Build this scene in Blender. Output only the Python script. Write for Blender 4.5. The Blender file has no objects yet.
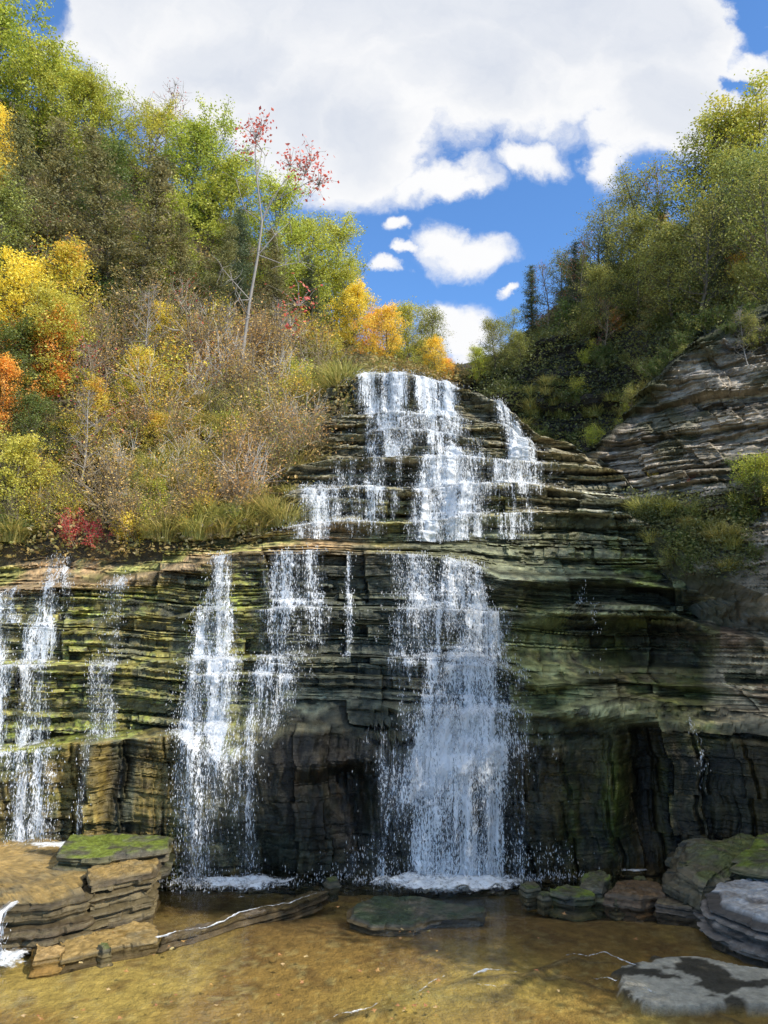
import bpy, math
import numpy as np
rng = np.random.default_rng(7)
R = math.radians
scene = bpy.context.scene
col = scene.collection
# ------------------------------------------------------------------ camera
F = 739.0; CH = 6.0; PITCH = R(8.3)
SUN = np.array([0.74, -0.46, 0.74]); SUN = SUN/np.linalg.norm(SUN)
cd = bpy.data.cameras.new('camera'); cam = bpy.data.objects.new('camera', cd); col.objects.link(cam)
cam.location = (0, 0, CH); cam.rotation_euler = (math.pi/2+PITCH, 0, 0)
cd.sensor_fit = 'VERTICAL'; cd.sensor_height = 24; cd.lens = F/1024*24; cd.clip_end = 3000; cd.clip_start = .1
scene.camera = cam
cp, sp = math.cos(PITCH), math.sin(PITCH)
def at(px, py, Y):
    px, py, Y = np.broadcast_arrays(np.asarray(px, float), np.asarray(py, float), np.asarray(Y, float))
    a = (px-384)/F; b = (512-py)/F
    dy = cp-b*sp; dz = sp+b*cp
    return np.stack([a*Y/dy, Y, CH+dz*Y/dy], -1)
def z_at(py, Y):
    b = (512-py)/F
    return CH+(sp+b*cp)*Y/(cp-b*sp)
def x_at(px, Y, Z):      # x so that a point of depth Y and height Z lies in the fan column px
    return (px-384)/F*(Y*cp+(Z-CH)*sp)
def ground(px, py, z):   # point where the ray meets height z
    b = (512-np.asarray(py, float))/F
    Y = (z-CH)*(cp-b*sp)/(sp+b*cp)
    return at(px, py, Y)
def proj(P):
    P = np.asarray(P, float); d = P[..., 1]*cp+(P[..., 2]-CH)*sp; u = -P[..., 1]*sp+(P[..., 2]-CH)*cp
    return 384+F*P[..., 0]/d, 512-F*u/d
# ------------------------------------------------------------------ noise
def _h(*a):
    h = np.zeros(np.broadcast(*a).shape, np.uint32)+np.uint32(2166136261)
    for i, v in enumerate(a):
        h = h ^ (np.asarray(v).astype(np.int64) & 0xffffffff).astype(np.uint32)
        h = h*np.uint32(2654435761); h = h ^ (h >> np.uint32(15)); h = h*np.uint32(2246822519); h = h ^ (h >> np.uint32(13))
    return h.astype(np.float64)/4294967295.0
def vn(x, y, z, s=0):
    with np.errstate(over='ignore'):
        x, y, z = np.broadcast_arrays(x, y, z)
        xi, yi, zi = np.floor(x), np.floor(y), np.floor(z)
        fx, fy, fz = x-xi, y-yi, z-zi
        fx, fy, fz = [f*f*(3-2*f) for f in (fx, fy, fz)]
        r = 0
        for i in (0, 1):
            wx = fx if i else 1-fx
            for j in (0, 1):
                wy = fy if j else 1-fy
                for k in (0, 1):
                    wz = fz if k else 1-fz
                    r = r+wx*wy*wz*_h(xi+i, yi+j, zi+k, s)
        return r
def fbm(x, y, z, s=0, o=4):
    r = 0; a = .5; t = 0
    for i in range(o):
        r = r+a*vn(x*2**i+i*17.3, y*2**i-i*9.1, z*2**i+i*5.7, s+i); t += a; a *= .5
    return r/t
def ss(a, b, x):
    t = np.clip((x-a)/(b-a), 0, 1); return t*t*(3-2*t)
def hsh(*a):
    with np.errstate(over='ignore'): return _h(*a)
def blob(px, py, cx, cy, rx, ry, rot=0):
    c, s = math.cos(R(rot)), math.sin(R(rot)); dx, dy = px-cx, py-cy
    u, v = (dx*c+dy*s)/rx, (-dx*s+dy*c)/ry
    return np.exp(-(u*u+v*v))
def hipass(a, k=6):
    b = a.copy()
    for ax in (0, 1):
        c = np.cumsum(np.concatenate([np.repeat(np.take(b, [0], ax), k+1, ax), b, np.repeat(np.take(b, [-1], ax), k, ax)], ax), ax); n = b.shape[ax]
        b = (np.take(c, range(2*k+1, 2*k+1+n), ax)-np.take(c, range(0, n), ax))/(2*k+1)
    return a-b
def mixc(c, new, m):
    return c*(1-m[..., None])+np.asarray(new, float)*m[..., None]
# ------------------------------------------------------------------ object helpers
def props(o, label=None, cat=None, group=None, kind=None):
    if label: o['label'] = label
    if cat: o['category'] = cat
    if group: o['group'] = group
    if kind: o['kind'] = kind
    return o
def mesh_np(name, V, Fa, mat=None, colr=None, attrs=None, smooth=False):
    """V (n,3); Fa (m,k) all same k"""
    me = bpy.data.meshes.new(name); V = np.ascontiguousarray(V, np.float32); Fa = np.ascontiguousarray(Fa, np.int32)
    m, k = Fa.shape
    me.vertices.add(len(V)); me.vertices.foreach_set('co', V.ravel())
    me.loops.add(m*k); me.loops.foreach_set('vertex_index', Fa.ravel())
    me.polygons.add(m); me.polygons.foreach_set('loop_start', np.arange(0, m*k, k, dtype=np.int32))
    me.polygons.foreach_set('loop_total', np.full(m, k, np.int32))
    me.polygons.foreach_set('use_smooth', np.full(m, smooth, bool))
    me.update(calc_edges=True)
    if colr is not None:
        c = np.ones((len(V), 4), np.float32); c[:, :3] = np.clip(colr.reshape(-1, 3), 0, 1)
        a = me.color_attributes.new('Col', 'FLOAT_COLOR', 'POINT'); a.data.foreach_set('color', c.ravel())
    for n, v in (attrs or {}).items():
        v = np.asarray(v, np.float32)
        if v.ndim == 2: a = me.attributes.new(n, 'FLOAT_VECTOR', 'POINT'); a.data.foreach_set('vector', v.ravel())
        else: a = me.attributes.new(n, 'FLOAT', 'POINT'); a.data.foreach_set('value', v.ravel())
    if mat: me.materials.append(mat)
    return me
def link(name, me, parent=None, loc=None):
    o = bpy.data.objects.new(name, me); col.objects.link(o)
    if parent: o.parent = parent
    if loc is not None: o.location = [float(q) for q in loc]
    return o
def gidx(nr, nc):
    i = np.arange(nr*nc).reshape(nr, nc)
    return np.stack([i[:-1, :-1], i[:-1, 1:], i[1:, 1:], i[1:, :-1]], -1).reshape(-1, 4)
def grid_mesh(name, P, mat, colr=None, attrs=None, smooth=False):
    nr, nc = P.shape[:2]
    return mesh_np(name, P.reshape(-1, 3), gidx(nr, nc), mat, colr, {k: v.reshape(-1, 3) if v.ndim == 3 else v.ravel() for k, v in (attrs or {}).items()}, smooth)
def gnorm(P):
    du = np.gradient(P, axis=1); dv = np.gradient(P, axis=0)
    n = np.cross(du, dv); n /= np.linalg.norm(n, axis=-1, keepdims=True)+1e-9
    return n
# ------------------------------------------------------------------ materials
def newmat(name):
    m = bpy.data.materials.new(name); m.use_nodes = True; nt = m.node_tree; nt.nodes.clear()
    out = nt.nodes.new('ShaderNodeOutputMaterial'); return m, nt, out
def N(nt, t, **kw):
    n = nt.nodes.new(t)
    for k, v in kw.items():
        if k.startswith('_'): setattr(n, k[1:], v)
        else: n.inputs[k.replace('~', ' ')].default_value = v
    return n
def M(nt, op, a, b=None, c=None, clamp=False):
    n = nt.nodes.new('ShaderNodeMath'); n.operation = op; n.use_clamp = clamp
    for i, v in enumerate((a, b, c)):
        if v is None: continue
        if isinstance(v, (int, float)): n.inputs[i].default_value = v
        else: nt.links.new(v, n.inputs[i])
    return n.outputs[0]
def SS(nt, x, a, b):
    n = nt.nodes.new('ShaderNodeMapRange'); n.interpolation_type = 'SMOOTHSTEP'
    nt.links.new(x, n.inputs[0]); n.inputs[1].default_value = a; n.inputs[2].default_value = b
    return n.outputs[0]
def noise(nt, vec, scale, detail=4, rough=.6, dist=0):
    n = N(nt, 'ShaderNodeTexNoise', Scale=scale, Detail=detail, Roughness=rough, Distortion=dist)
    if vec is not None: nt.links.new(vec, n.inputs['Vector'])
    return n.outputs['Fac']
def mapping(nt, vec, scale=(1, 1, 1), loc=(0, 0, 0)):
    n = nt.nodes.new('ShaderNodeMapping'); n.inputs['Scale'].default_value = scale; n.inputs['Location'].default_value = loc
    nt.links.new(vec, n.inputs['Vector']); return n.outputs[0]
def mixcol(nt, fac, a, b, bt='MIX'):
    n = nt.nodes.new('ShaderNodeMix'); n.data_type = 'RGBA'; n.blend_type = bt
    for i, v in ((0, fac), (6, a), (7, b)):
        if isinstance(v, (int, float)): n.inputs[i].default_value = v
        elif isinstance(v, tuple): n.inputs[i].default_value = v if len(v) == 4 else (*v, 1)
        else: nt.links.new(v, n.inputs[i])
    return n.outputs[2]
def rock_material(name, rough_lo, rough_hi, bump=.05):
    m, nt, out = newmat(name); b = nt.nodes.new('ShaderNodeBsdfPrincipled'); nt.links.new(b.outputs[0], out.inputs[0])
    at_ = N(nt, 'ShaderNodeAttribute', _attribute_name='Col'); wt = N(nt, 'ShaderNodeAttribute', _attribute_name='wet')
    g = nt.nodes.new('ShaderNodeNewGeometry').outputs['Position']
    n1 = noise(nt, mapping(nt, g, (1, 1, 5)), 5, 6, .7); n2 = noise(nt, g, 30, 4, .7)
    v = M(nt, 'ADD', M(nt, 'MULTIPLY', n1, 1.3), M(nt, 'MULTIPLY', n2, .9))
    v = M(nt, 'ADD', v, .15)
    c = mixcol(nt, 1.0, at_.outputs['Color'], None or (1, 1, 1), 'MULTIPLY')
    cv = nt.nodes.new('ShaderNodeVectorMath'); cv.operation = 'SCALE'; nt.links.new(at_.outputs['Color'], cv.inputs[0]); nt.links.new(v, cv.inputs['Scale'])
    nt.links.new(cv.outputs[0], b.inputs['Base Color'])
    ro = nt.nodes.new('ShaderNodeMapRange'); nt.links.new(wt.outputs['Fac'], ro.inputs[0])
    ro.inputs[3].default_value = rough_hi; ro.inputs[4].default_value = rough_lo
    nt.links.new(M(nt, 'ADD', ro.outputs[0], M(nt, 'MULTIPLY', M(nt, 'SUBTRACT', n2, .5), .3), clamp=True), b.inputs['Roughness']); b.inputs['Specular IOR Level'].default_value = .38
    bp = N(nt, 'ShaderNodeBump', Strength=.8, Distance=bump)
    nt.links.new(M(nt, 'ADD', M(nt, 'MULTIPLY', noise(nt, mapping(nt, g, (1, 1, 6)), 7, 5, .7), .8), M(nt, 'MULTIPLY', noise(nt, g, 22, 3, .6), .25)), bp.inputs['Height']); nt.links.new(bp.outputs[0], b.inputs['Normal'])
    nt.nodes.remove([n for n in nt.nodes if n.type == 'MIX'][0])
    return m
M_ROCK = rock_material('wet_shale', .3, .8)
M_DRY = rock_material('dry_shale', .5, .9)
def soil_material():
    m, nt, out = newmat('leaf_litter_soil'); b = nt.nodes.new('ShaderNodeBsdfPrincipled'); nt.links.new(b.outputs[0], out.inputs[0])
    at_ = N(nt, 'ShaderNodeAttribute', _attribute_name='Col')
    g = nt.nodes.new('ShaderNodeNewGeometry').outputs['Position']
    n1 = noise(nt, g, 4, 6, .75)
    v = M(nt, 'MULTIPLY', n1, 2.0)
    cv = nt.nodes.new('ShaderNodeVectorMath'); cv.operation = 'SCALE'; nt.links.new(at_.outputs['Color'], cv.inputs[0]); nt.links.new(v, cv.inputs['Scale'])
    nt.links.new(cv.outputs[0], b.inputs['Base Color']); b.inputs['Roughness'].default_value = .95
    bp = N(nt, 'ShaderNodeBump', Strength=1.0, Distance=.15); nt.links.new(noise(nt, g, 6, 5, .7), bp.inputs['Height']); nt.links.new(bp.outputs[0], b.inputs['Normal'])
    return m
M_SOIL = soil_material()
def leaf_material():
    m, nt, out = newmat('leaf'); at_ = N(nt, 'ShaderNodeAttribute', _attribute_name='Col')
    oi = nt.nodes.new('ShaderNodeObjectInfo'); geo = nt.nodes.new('ShaderNodeNewGeometry')
    hs = nt.nodes.new('ShaderNodeHueSaturation')
    nt.links.new(at_.outputs['Color'], hs.inputs['Color'])
    nt.links.new(M(nt, 'ADD', M(nt, 'MULTIPLY', oi.outputs['Random'], .03), .482), hs.inputs['Hue'])
    nt.links.new(M(nt, 'ADD', M(nt, 'MULTIPLY', geo.outputs['Random Per Island'], .9), 1.5), hs.inputs['Value'])
    hs.inputs['Saturation'].default_value = .95
    d = nt.nodes.new('ShaderNodeBsdfDiffuse'); t = nt.nodes.new('ShaderNodeBsdfTranslucent'); gl = N(nt, 'ShaderNodeBsdfGlossy', Roughness=.5)
    mx = N(nt, 'ShaderNodeMixShader', Fac=.38); mx2 = N(nt, 'ShaderNodeMixShader', Fac=.04)
    for q in (d, t): nt.links.new(hs.outputs[0], q.inputs['Color'])
    nt.links.new(d.outputs[0], mx.inputs[1]); nt.links.new(t.outputs[0], mx.inputs[2])
    nt.links.new(mx.outputs[0], mx2.inputs[1]); nt.links.new(gl.outputs[0], mx2.inputs[2]); nt.links.new(mx2.outputs[0], out.inputs[0])
    return m
M_LEAF = leaf_material()
def bark_material(name, c1, c2):
    m, nt, out = newmat(name); b = nt.nodes.new('ShaderNodeBsdfPrincipled'); nt.links.new(b.outputs[0], out.inputs[0])
    g = nt.nodes.new('ShaderNodeNewGeometry').outputs['Position']
    nt.links.new(mixcol(nt, noise(nt, mapping(nt, g, (1, 1, .4)), 9, 5, .7), c1, c2), b.inputs['Base Color']); b.inputs['Roughness'].default_value = .9
    return m
M_BARK = bark_material('bark', (.05, .04, .03), (.2, .17, .13))
M_PALE = bark_material('pale_bark', (.38, .35, .3), (.75, .72, .66))
M_TWIG = bark_material('twig', (.16, .12, .075), (.42, .34, .23))
def water_fall_material():
    m, nt, out = newmat('falling_water'); b = nt.nodes.new('ShaderNodeBsdfPrincipled')
    b.inputs['Base Color'].default_value = (.84, .88, .92, 1); b.inputs['Roughness'].default_value = .35; b.inputs['IOR'].default_value = 1.33
    tl = nt.nodes.new('ShaderNodeBsdfTranslucent'); tl.inputs[0].default_value = (.8, .85, .9, 1)
    mm = N(nt, 'ShaderNodeMixShader', Fac=.25); nt.links.new(b.outputs[0], mm.inputs[1]); nt.links.new(tl.outputs[0], mm.inputs[2])
    uv = N(nt, 'ShaderNodeAttribute', _attribute_name='wuv').outputs['Vector']; dn = N(nt, 'ShaderNodeAttribute', _attribute_name='dens').outputs['Fac']
    a = noise(nt, mapping(nt, uv, (2.2, .28, 1)), 1.6, 3, .6, .3)
    c = noise(nt, mapping(nt, uv, (9.5, .6, 1)), 1.7, 3, .65, .4)
    d = noise(nt, mapping(nt, uv, (16, 5.5, 1)), 1.8, 2, .7, .2)
    s = M(nt, 'ADD', M(nt, 'ADD', M(nt, 'MULTIPLY', a, .35), M(nt, 'MULTIPLY', c, .42)), M(nt, 'MULTIPLY', M(nt, 'SUBTRACT', d, .15), .60))
    s = M(nt, 'ADD', s, M(nt, 'MULTIPLY', M(nt, 'SUBTRACT', dn, .5), .30))
    al = M(nt, 'MAXIMUM', SS(nt, s, .67, .76), M(nt, 'MULTIPLY', SS(nt, s, .55, .72), .22))
    nt.links.new(mixcol(nt, SS(nt, s, .6, .8), (.42, .46, .5), (.93, .95, .97)), b.inputs['Base Color'])
    tr = nt.nodes.new('ShaderNodeBsdfTransparent'); mx = nt.nodes.new('ShaderNodeMixShader')
    nt.links.new(al, mx.inputs[0]); nt.links.new(tr.outputs[0], mx.inputs[1]); nt.links.new(mm.outputs[0], mx.inputs[2]); nt.links.new(mx.outputs[0], out.inputs[0])
    bp = N(nt, 'ShaderNodeBump', Strength=.6, Distance=.08); nt.links.new(s, bp.inputs['Height']); nt.links.new(bp.outputs[0], b.inputs['Normal'])
    return m
M_FALL = water_fall_material()
# ------------------------------------------------------------------ strata
def make_layers(seed, lo, hi, z0=-6, z1=60):
    r = np.random.default_rng(seed); e = [z0]
    while e[-1] < z1: e.append(e[-1]+lo+(hi-lo)*r.random()**2.8)
    return np.array(e)
LAY = make_layers(3, .045, .55); LAYC = make_layers(5, .5, 2.0); LAYF = make_layers(8, .022, .10)
def layer(edges, z):
    i = np.clip(np.searchsorted(edges, z)-1, 0, len(edges)-2); t = edges[i+1]-edges[i]
    return i, (z-edges[i])/t, t
def strata(X, Y, Z, amp=1.0, s=0):
    """outward push (m) of a bedded rock face and its terraced height"""
    zw = Z+.03*X+.35*(fbm(X*.22, Y*.22, Z*.1, 40+s, 2)-.5)+.13*(fbm(X*.8, Y*.8, Z*.7, 41+s, 4)-.5)
    A = .35+1.5*ss(.38, .66, fbm(X*.5, Y*.5, Z*.8, 42+s, 3))
    i, f, t = layer(LAY, zw); ic, fc, tc = layer(LAYC, zw+.2)
    xx = X+.5*Y*.3+.6*fbm(X*1.2, Y, Z*.7, 50+s, 3)
    w = .5+2.5*hsh(i, 1, s)
    k = np.floor(xx/w+hsh(i, 2, s)*9)
    push = (.16*(hsh(i, 3, s)-.5)+.13*(hsh(i, k, 4, s)-.5))*A
    kc = np.floor(xx/(2.2+2*hsh(ic, 5, s)))
    push = push+.42*(hsh(ic, 6, s)-.5)+.16*(hsh(ic, kc, 7, s)-.5)
    push = push-.20*(hsh(ic, kc, 8, s) > .78)-.12*A*(hsh(i, k, 9, s) > .85)
    # worn edges and hairline beds
    push = push-.05*A*np.abs(2*f-1)**5*np.minimum(t/.12, 1.5)
    push = push+.10*(fbm(X*2.2, Y*2.2, Z*3.5, 60+s, 4)-.5)+.5*(fbm(X*.45, Y*.45, Z*.35, 70+s, 3)-.5)
    jf, ff, tf = layer(LAYF, zw)
    A2 = .5+1.2*ss(.35, .6, fbm(X*.9, Y*.9, Z*1.2, 45+s, 2))
    push = push+A2*(.095*(hsh(jf, 10, s)-.5)+.06*(hsh(jf, np.floor(xx/.37+hsh(jf, 12, s)*5), 11, s)-.5))+.13*(fbm(X*5, Y*5, Z*8, 65+s, 3)-.5)
    g = ss(.25, .8, f)
    zt = Z+(g-f)*t*.75*np.clip(A, 0, 1)
    return push*amp, zt, i, f, k
# ------------------------------------------------------------------ the cliff: bedded rock face with the falls
S = np.array([-300, 0, 60, 120, 175, 240, 290, 330, 370, 400, 440, 470, 500, 540, 580, 620, 660, 700, 768, 900, 1068], float)
def arr(*a): return np.array(a, float)
Y0 = arr(17.5, 18.2, 18.3, 18.3, 18.4, 18.5, 18.4, 18.4, 18.3, 18.2, 18.2, 18.3, 18.5, 18.7, 18.8, 18.9, 18.9, 18.8, 18.3, 17.5, 16)
LV = []   # (Y, Z) per station
Y0 = Y0+.35
LV.append((Y0, np.full(21, -.7)))
p1 = arr(775, 753, 746, 741, 735, 768, 728, 733, 742, 800, 776, 754, 740, 752, 750, 736, 730, 738, 745, 750, 760)
Y1 = Y0+.2; LV.append((Y1, z_at(p1, Y1)))
p2 = arr(766, 745, 738, 733, 727, 715, 700, 700, 700, 700, 700, 700, 705, 712, 703, 695, 700, 705, 715, 725, 735)
Y2 = Y1+arr(1, 1, 1, 1, 1, .7, .5, .5, .5, .5, .5, .5, .5, .8, 1, 1, 1, .9, .6, .5, .5); LV.append((Y2, z_at(p2, Y2)))
p3 = arr(690, 667, 665, 664, 662, 660, 655, 655, 655, 655, 655, 655, 665, 680, 680, 680, 682, 685, 695, 700, 705)
Y3 = Y2+.2; Z3 = z_at(p3, Y3); LV.append((Y3, Z3)); LV.append((Y3+.55, Z3+.06))
p4 = arr(640, 622, 620, 618, 615, 612, 610, 610, 610, 610, 610, 612, 615, 618, 605, 602, 610, 625, 640, 650, 660)
Y4 = Y3+.75; Z4 = z_at(p4, Y4); LV.append((Y4, Z4)); LV.append((Y4+.4, Z4+.05))
p5 = arr(605, 590, 584, 580, 570, 552, 550, 550, 552, 553, 556, 563, 580, 582, 579, 579, 585, 592, 600, 610, 620)
Y5 = Y4+.6; LV.append((Y5, z_at(p5, Y5)))
p6 = arr(575, 562, 556, 552, 548, 543, 543, 543, 545, 546, 546, 546, 548, 552, 556, 560, 566, 572, 580, 590, 600)
Y6 = Y5+arr(1.6, 1.6, 1.6, 1.6, 1.6, 1.6, 1.6, 1.7, 1.7, 1.7, 1.7, 1.6, 1.4, 1.2, 1.2, 1.1, .8, .6, .5, .5, .5); Z6 = z_at(p6, Y6); LV.append((Y6, Z6))
def up(pys, dY, prev, hid_l=6, hid_r=15):
    """next lip: pys for stations hid_l.., Y = prev Y + dY; outside them it sinks behind the hillsides"""
    Y = prev[0]+dY; Z = np.zeros(21)
    for i in range(21):
        j = min(max(i, hid_l), hid_l+len(pys)-1)
        Z[i] = z_at(pys[j-hid_l], Y[i]) if hid_l <= i < hid_l+len(pys) else prev[1][i]+.12
    return (Y, Z)
def flat(dY): LV.append((LV[-1][0]+dY, LV[-1][1]+.07))
a = up([525, 520, 518, 518, 517, 513, 511, 510, 509, 512, 530, 545, 555], .15, LV[-1])
for i, z in ((0, .5), (1, .75), (2, .45), (3, .2)): a[1][i] += z
LV.append(a); flat(1.0)
LV.append(up([490, 486, 486, 487, 487, 484, 482, 485, 492, 500], .2, LV[-1])); flat(1.0)
LV.append(up([470, 462, 459, 459, 460, 460, 462, 462, 464, 472], .2, LV[-1])); flat(.8)
LV.append(up([452, 435, 432, 432, 432, 438, 441, 452, 457], .25, LV[-1])); flat(.5)
LV.append(up([445, 420, 415, 417, 418, 422, 426, 446, 452], .2, LV[-1])); flat(1.3)
LV.append(up([430, 385, 371, 373, 382, 391, 401, 436, 448], .35, LV[-1])); flat(12)
NS = [150, 14, 70, 16, 66, 16, 70, 34, 44, 22, 36, 18, 34, 16, 32, 14, 26, 16, 56, 14]
NS = [int(n*.95) for n in NS]
PXC = np.concatenate([np.arange(-300, -12, 8), np.arange(-12, 782, 1.25), np.arange(782, 1069, 8)])
def smooth1(v, k):
    # soften the station kinks a little
    return np.interp(PXC, S, v)
LY = np.array([smooth1(l[0], 1) for l in LV]); LZ = np.array([smooth1(l[1], 1) for l in LV])
# lips wander in and out and up and down along the face
for k in range(1, len(LV)-1):
    c = PXC/739*20
    nz = fbm(c*.5, k//2*7.7, 0, 90, 4)-.5
    LZ[k] += .28*nz*(1 if k > 2 else .3); LY[k] += .6*(fbm(c*.35, k*3.3, 5, 95, 3)-.5)*(k > 0)
T = np.concatenate([k+np.arange(n)/n for k, n in enumerate(NS)]+[[len(NS)]])
ki = np.clip(T.astype(int), 0, len(NS)-1); kf = (T-ki)[:, None]
CY = LY[ki]*(1-kf)+LY[ki+1]*kf; CZ = LZ[ki]*(1-kf)+LZ[ki+1]*kf
PX2 = np.broadcast_to(PXC, CY.shape); T2 = np.broadcast_to(T[:, None], CY.shape)
PY2 = proj(np.stack([x_at(PX2, CY, CZ), CY, CZ], -1))[1]
# ---- big forms (bulges toward the viewer, hollows away), by place on the face
dep = np.zeros_like(CY)
def bulge(cx, cy, rx, ry, d, rot=0):
    global dep; dep = dep-d*blob(PX2, PY2, cx, cy, rx, ry, rot)*(T2 < 8.5)
bulge(478, 765, 50, 60, .5, 30); bulge(420, 850, 30, 50, .3)
bulge(240, 770, 45, 60, .5, 35); bulge(200, 830, 40, 40, .3)
bulge(300, 830, 45, 40, .5, 30); bulge(355, 800, 25, 70, -.7); bulge(285, 770, 30, 30, .1)
bulge(345, 760, 50, 14, .45); bulge(115, 780, 12, 40, -.5, 15)
bulge(550, 665, 45, 50, 1.0, 60); bulge(635, 648, 50, 24, -1.0); bulge(600, 706, 75, 16, .5); bulge(620, 612, 60, 10, .45); bulge(590, 700, 60, 25, .5)
bulge(642, 790, 16, 60, -.8); bulge(612, 800, 14, 60, .35); bulge(560, 800, 25, 60, .3); bulge(690, 800, 40, 60, -.2)
bulge(520, 590, 60, 20, .6); bulge(600, 600, 50, 12, -.4); bulge(640, 545, 60, 20, .3)
bulge(560, 520, 70, 16, .5); bulge(430, 640, 60, 70, .3)
dep = dep*ss(.0, .55, T2)
X0 = x_at(PX2, CY, CZ)
wallm = ss(.0, .15, T2)*(1-ss(.98, 1.35, T2))             # the massive bottom bed: joints instead of thin beds
push, zt, li, lf, lk = strata(X0, CY, CZ, 1.0)
rec = np.zeros_like(CY)
for k in range(2, 20, 1):
    if NS[k] > 24: rec += np.where((T2 >= k)&(T2 < k+1), ss(.03, .25, T2-k)*(1-ss(.62, .97, T2-k)), 0)*((.16+.45*ss(505, 545, PX2)*ss(725, 690, PX2)) if k < 7 else .42)
dep = dep+rec*(.4+1.2*fbm(X0*.5, CZ*.2, 3, 88, 3))
smoothrock = np.clip(blob(PX2, PY2, 555, 665, 75, 40, 60)+blob(PX2, PY2, 600, 712, 80, 24)+blob(PX2, PY2, 520, 575, 60, 22)+blob(PX2, PY2, 300, 700, 90, 28)+blob(PX2, PY2, 250, 770, 60, 60), 0, 1)
amp = (1-(.66+.2*ss(180, 230, PX2))*wallm)*(1-.55*smoothrock)*ss(-.2, .2, T2)
jx = X0+.5*fbm(X0*.7, 0, CZ*.9, 33, 4)+.22*(hsh(np.floor((CZ+.3*fbm(X0*.5, 0, 0, 34, 2))/.9), 35)-.5)+.05*CZ
jw = hsh(np.floor(jx/.85), 11); joint = (.42-.2*ss(180, 230, PX2)*ss(540, 500, PX2))*(hsh(np.floor(jx/.85+.3*jw), 12)-.5)+.28*(fbm(X0*.9, 0, CZ*.9, 36, 3)-.5)+.20*(fbm(jx*5, 0, CZ*.9, 37, 3)-.5)+.30*(fbm(jx*2.4, 0, CZ*.5, 14, 4)-.5)
crack = ss(.0, .06, np.abs(((jx/1.1) % 1)-.5))
Yd = CY+dep-push*amp*1.15-joint*wallm+.10*(1-crack)*wallm*(1-.8*ss(180, 230, PX2)*ss(540, 500, PX2))
und = fbm(X0*1.1, CY, CZ*1.1, 21, 4)-.5
Yd = Yd-.45*und*(.5+.8*smoothrock)
Zd = CZ*(1-.8*(1-wallm)*(1-.5*smoothrock))+zt*.8*(1-wallm)*(1-.5*smoothrock)+0
Xd = x_at(PX2, Yd, Zd)
CL = np.stack([Xd, Yd, Zd], -1)
nrm = gnorm(CL); nrm *= np.sign(-nrm[..., 1:2]*.9+nrm[..., 2:3]*.4+1e-6)
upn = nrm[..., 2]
# ---- colour of the rock
n1 = fbm(Xd*.7, Yd*.7, Zd*.7, 101, 4); n2 = fbm(Xd*2.6, Yd*2.6, Zd*2.6, 102, 4); n3 = fbm(Xd*7, Yd*7, Zd*7, 103, 3)
bed = hsh(li, 21); bed2 = hsh(li, lk, 22)
streak = fbm(Xd*3.2, 0, Zd*.35, 104, 4)
c = np.zeros(CY.shape+(3,))+np.array([.055, .054, .036])
c = mixc(c, (.10, .092, .052), ss(.35, .75, n1*.5+bed*.5)); c = mixc(c, (.024, .024, .018), ss(.5, .8, n2*.5+bed2*.5)*.8)
left = ss(300, 180, PX2); low = (T2 < 7.2)
# golden brown wet wall bottom left
g = left*wallm*ss(175, 160, np.abs(PX2-0)*.0+PX2*.9); c = mixc(c, (.135, .098, .032), g*ss(.3, .62, streak)); c = mixc(c, (.05, .035, .015), g*ss(.55, .75, n2)*.8)
c = mixc(c, (.10, .115, .025), g*ss(.45, .62, n1)*.75)
# moss: on the left ledges, on bed tops, and the arches right of the main fall
mossy = ss(310, 230, PX2)*(T2 > 1.1)*(T2 < 7)*1.0
ledgy = np.maximum(ss(.1, .6, upn), .55*ss(.45, .7, n2))
m = mossy*ledgy*ss(.36, .56, n1*.6+n2*.4); c = mixc(c, (.125, .145, .022), np.clip(m*ss(.3, .55, n3), 0, 1)*.9)
m = mossy*ss(.46, .6, n2*.6+n3*.4)*.7; c = mixc(c, (.11, .085, .03), m)
m = np.clip(blob(PX2, PY2, 545, 700, 26, 45, 20)+blob(PX2, PY2, 690, 745, 30, 8)+blob(PX2, PY2, 560, 650, 55, 40)+blob(PX2, PY2, 640, 575, 60, 9)+.8*blob(PX2, PY2, 650, 620, 40, 8)+blob(PX2, PY2, 690, 690, 40, 30)+blob(PX2, PY2, 650, 560, 70, 25), 0, 1)
c = mixc(c, (.15, .165, .035), m*ss(.36, .6, n2*.5+n1*.5)*.9)
m = (PX2 > 515)*wallm; c = mixc(c, (.10, .075, .03), m*ss(.4, .6, streak)); c = mixc(c, (.12, .15, .03), np.clip(blob(PX2, PY2, 612, 800, 15, 60)*1.2+.8*blob(PX2, PY2, 572, 810, 9, 60)+.5*blob(PX2, PY2, 665, 800, 6, 50), 0, 1)*ss(.3, .6, n3*.4+streak*.6))
c = mixc(c, (.022, .02, .018), np.clip(blob(PX2, PY2, 642, 790, 14, 70)+blob(PX2, PY2, 118, 790, 8, 40, 15), 0, 1)*.9)
# grey-green wet centre
m = blob(PX2, PY2, 370, 640, 75, 130)*(T2 < 7.05); c = mixc(c, (.048, .055, .046), m*.7)
m = np.clip(blob(PX2, PY2, 300, 705, 60, 18)+.7*blob(PX2, PY2, 540, 575, 60, 18)+blob(PX2, PY2, 300, 840, 50, 25), 0, 1); c = mixc(c, (.12, .145, .12), m*ss(.3, .6, n2)*.8)
m = blob(PX2, PY2, 315, 690+90, 45, 45)+blob(PX2, PY2, 350, 820, 35, 45); c = mixc(c, (.05, .030, .016), np.clip(m, 0, 1)*ss(.35, .6, streak)*.9)
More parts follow.
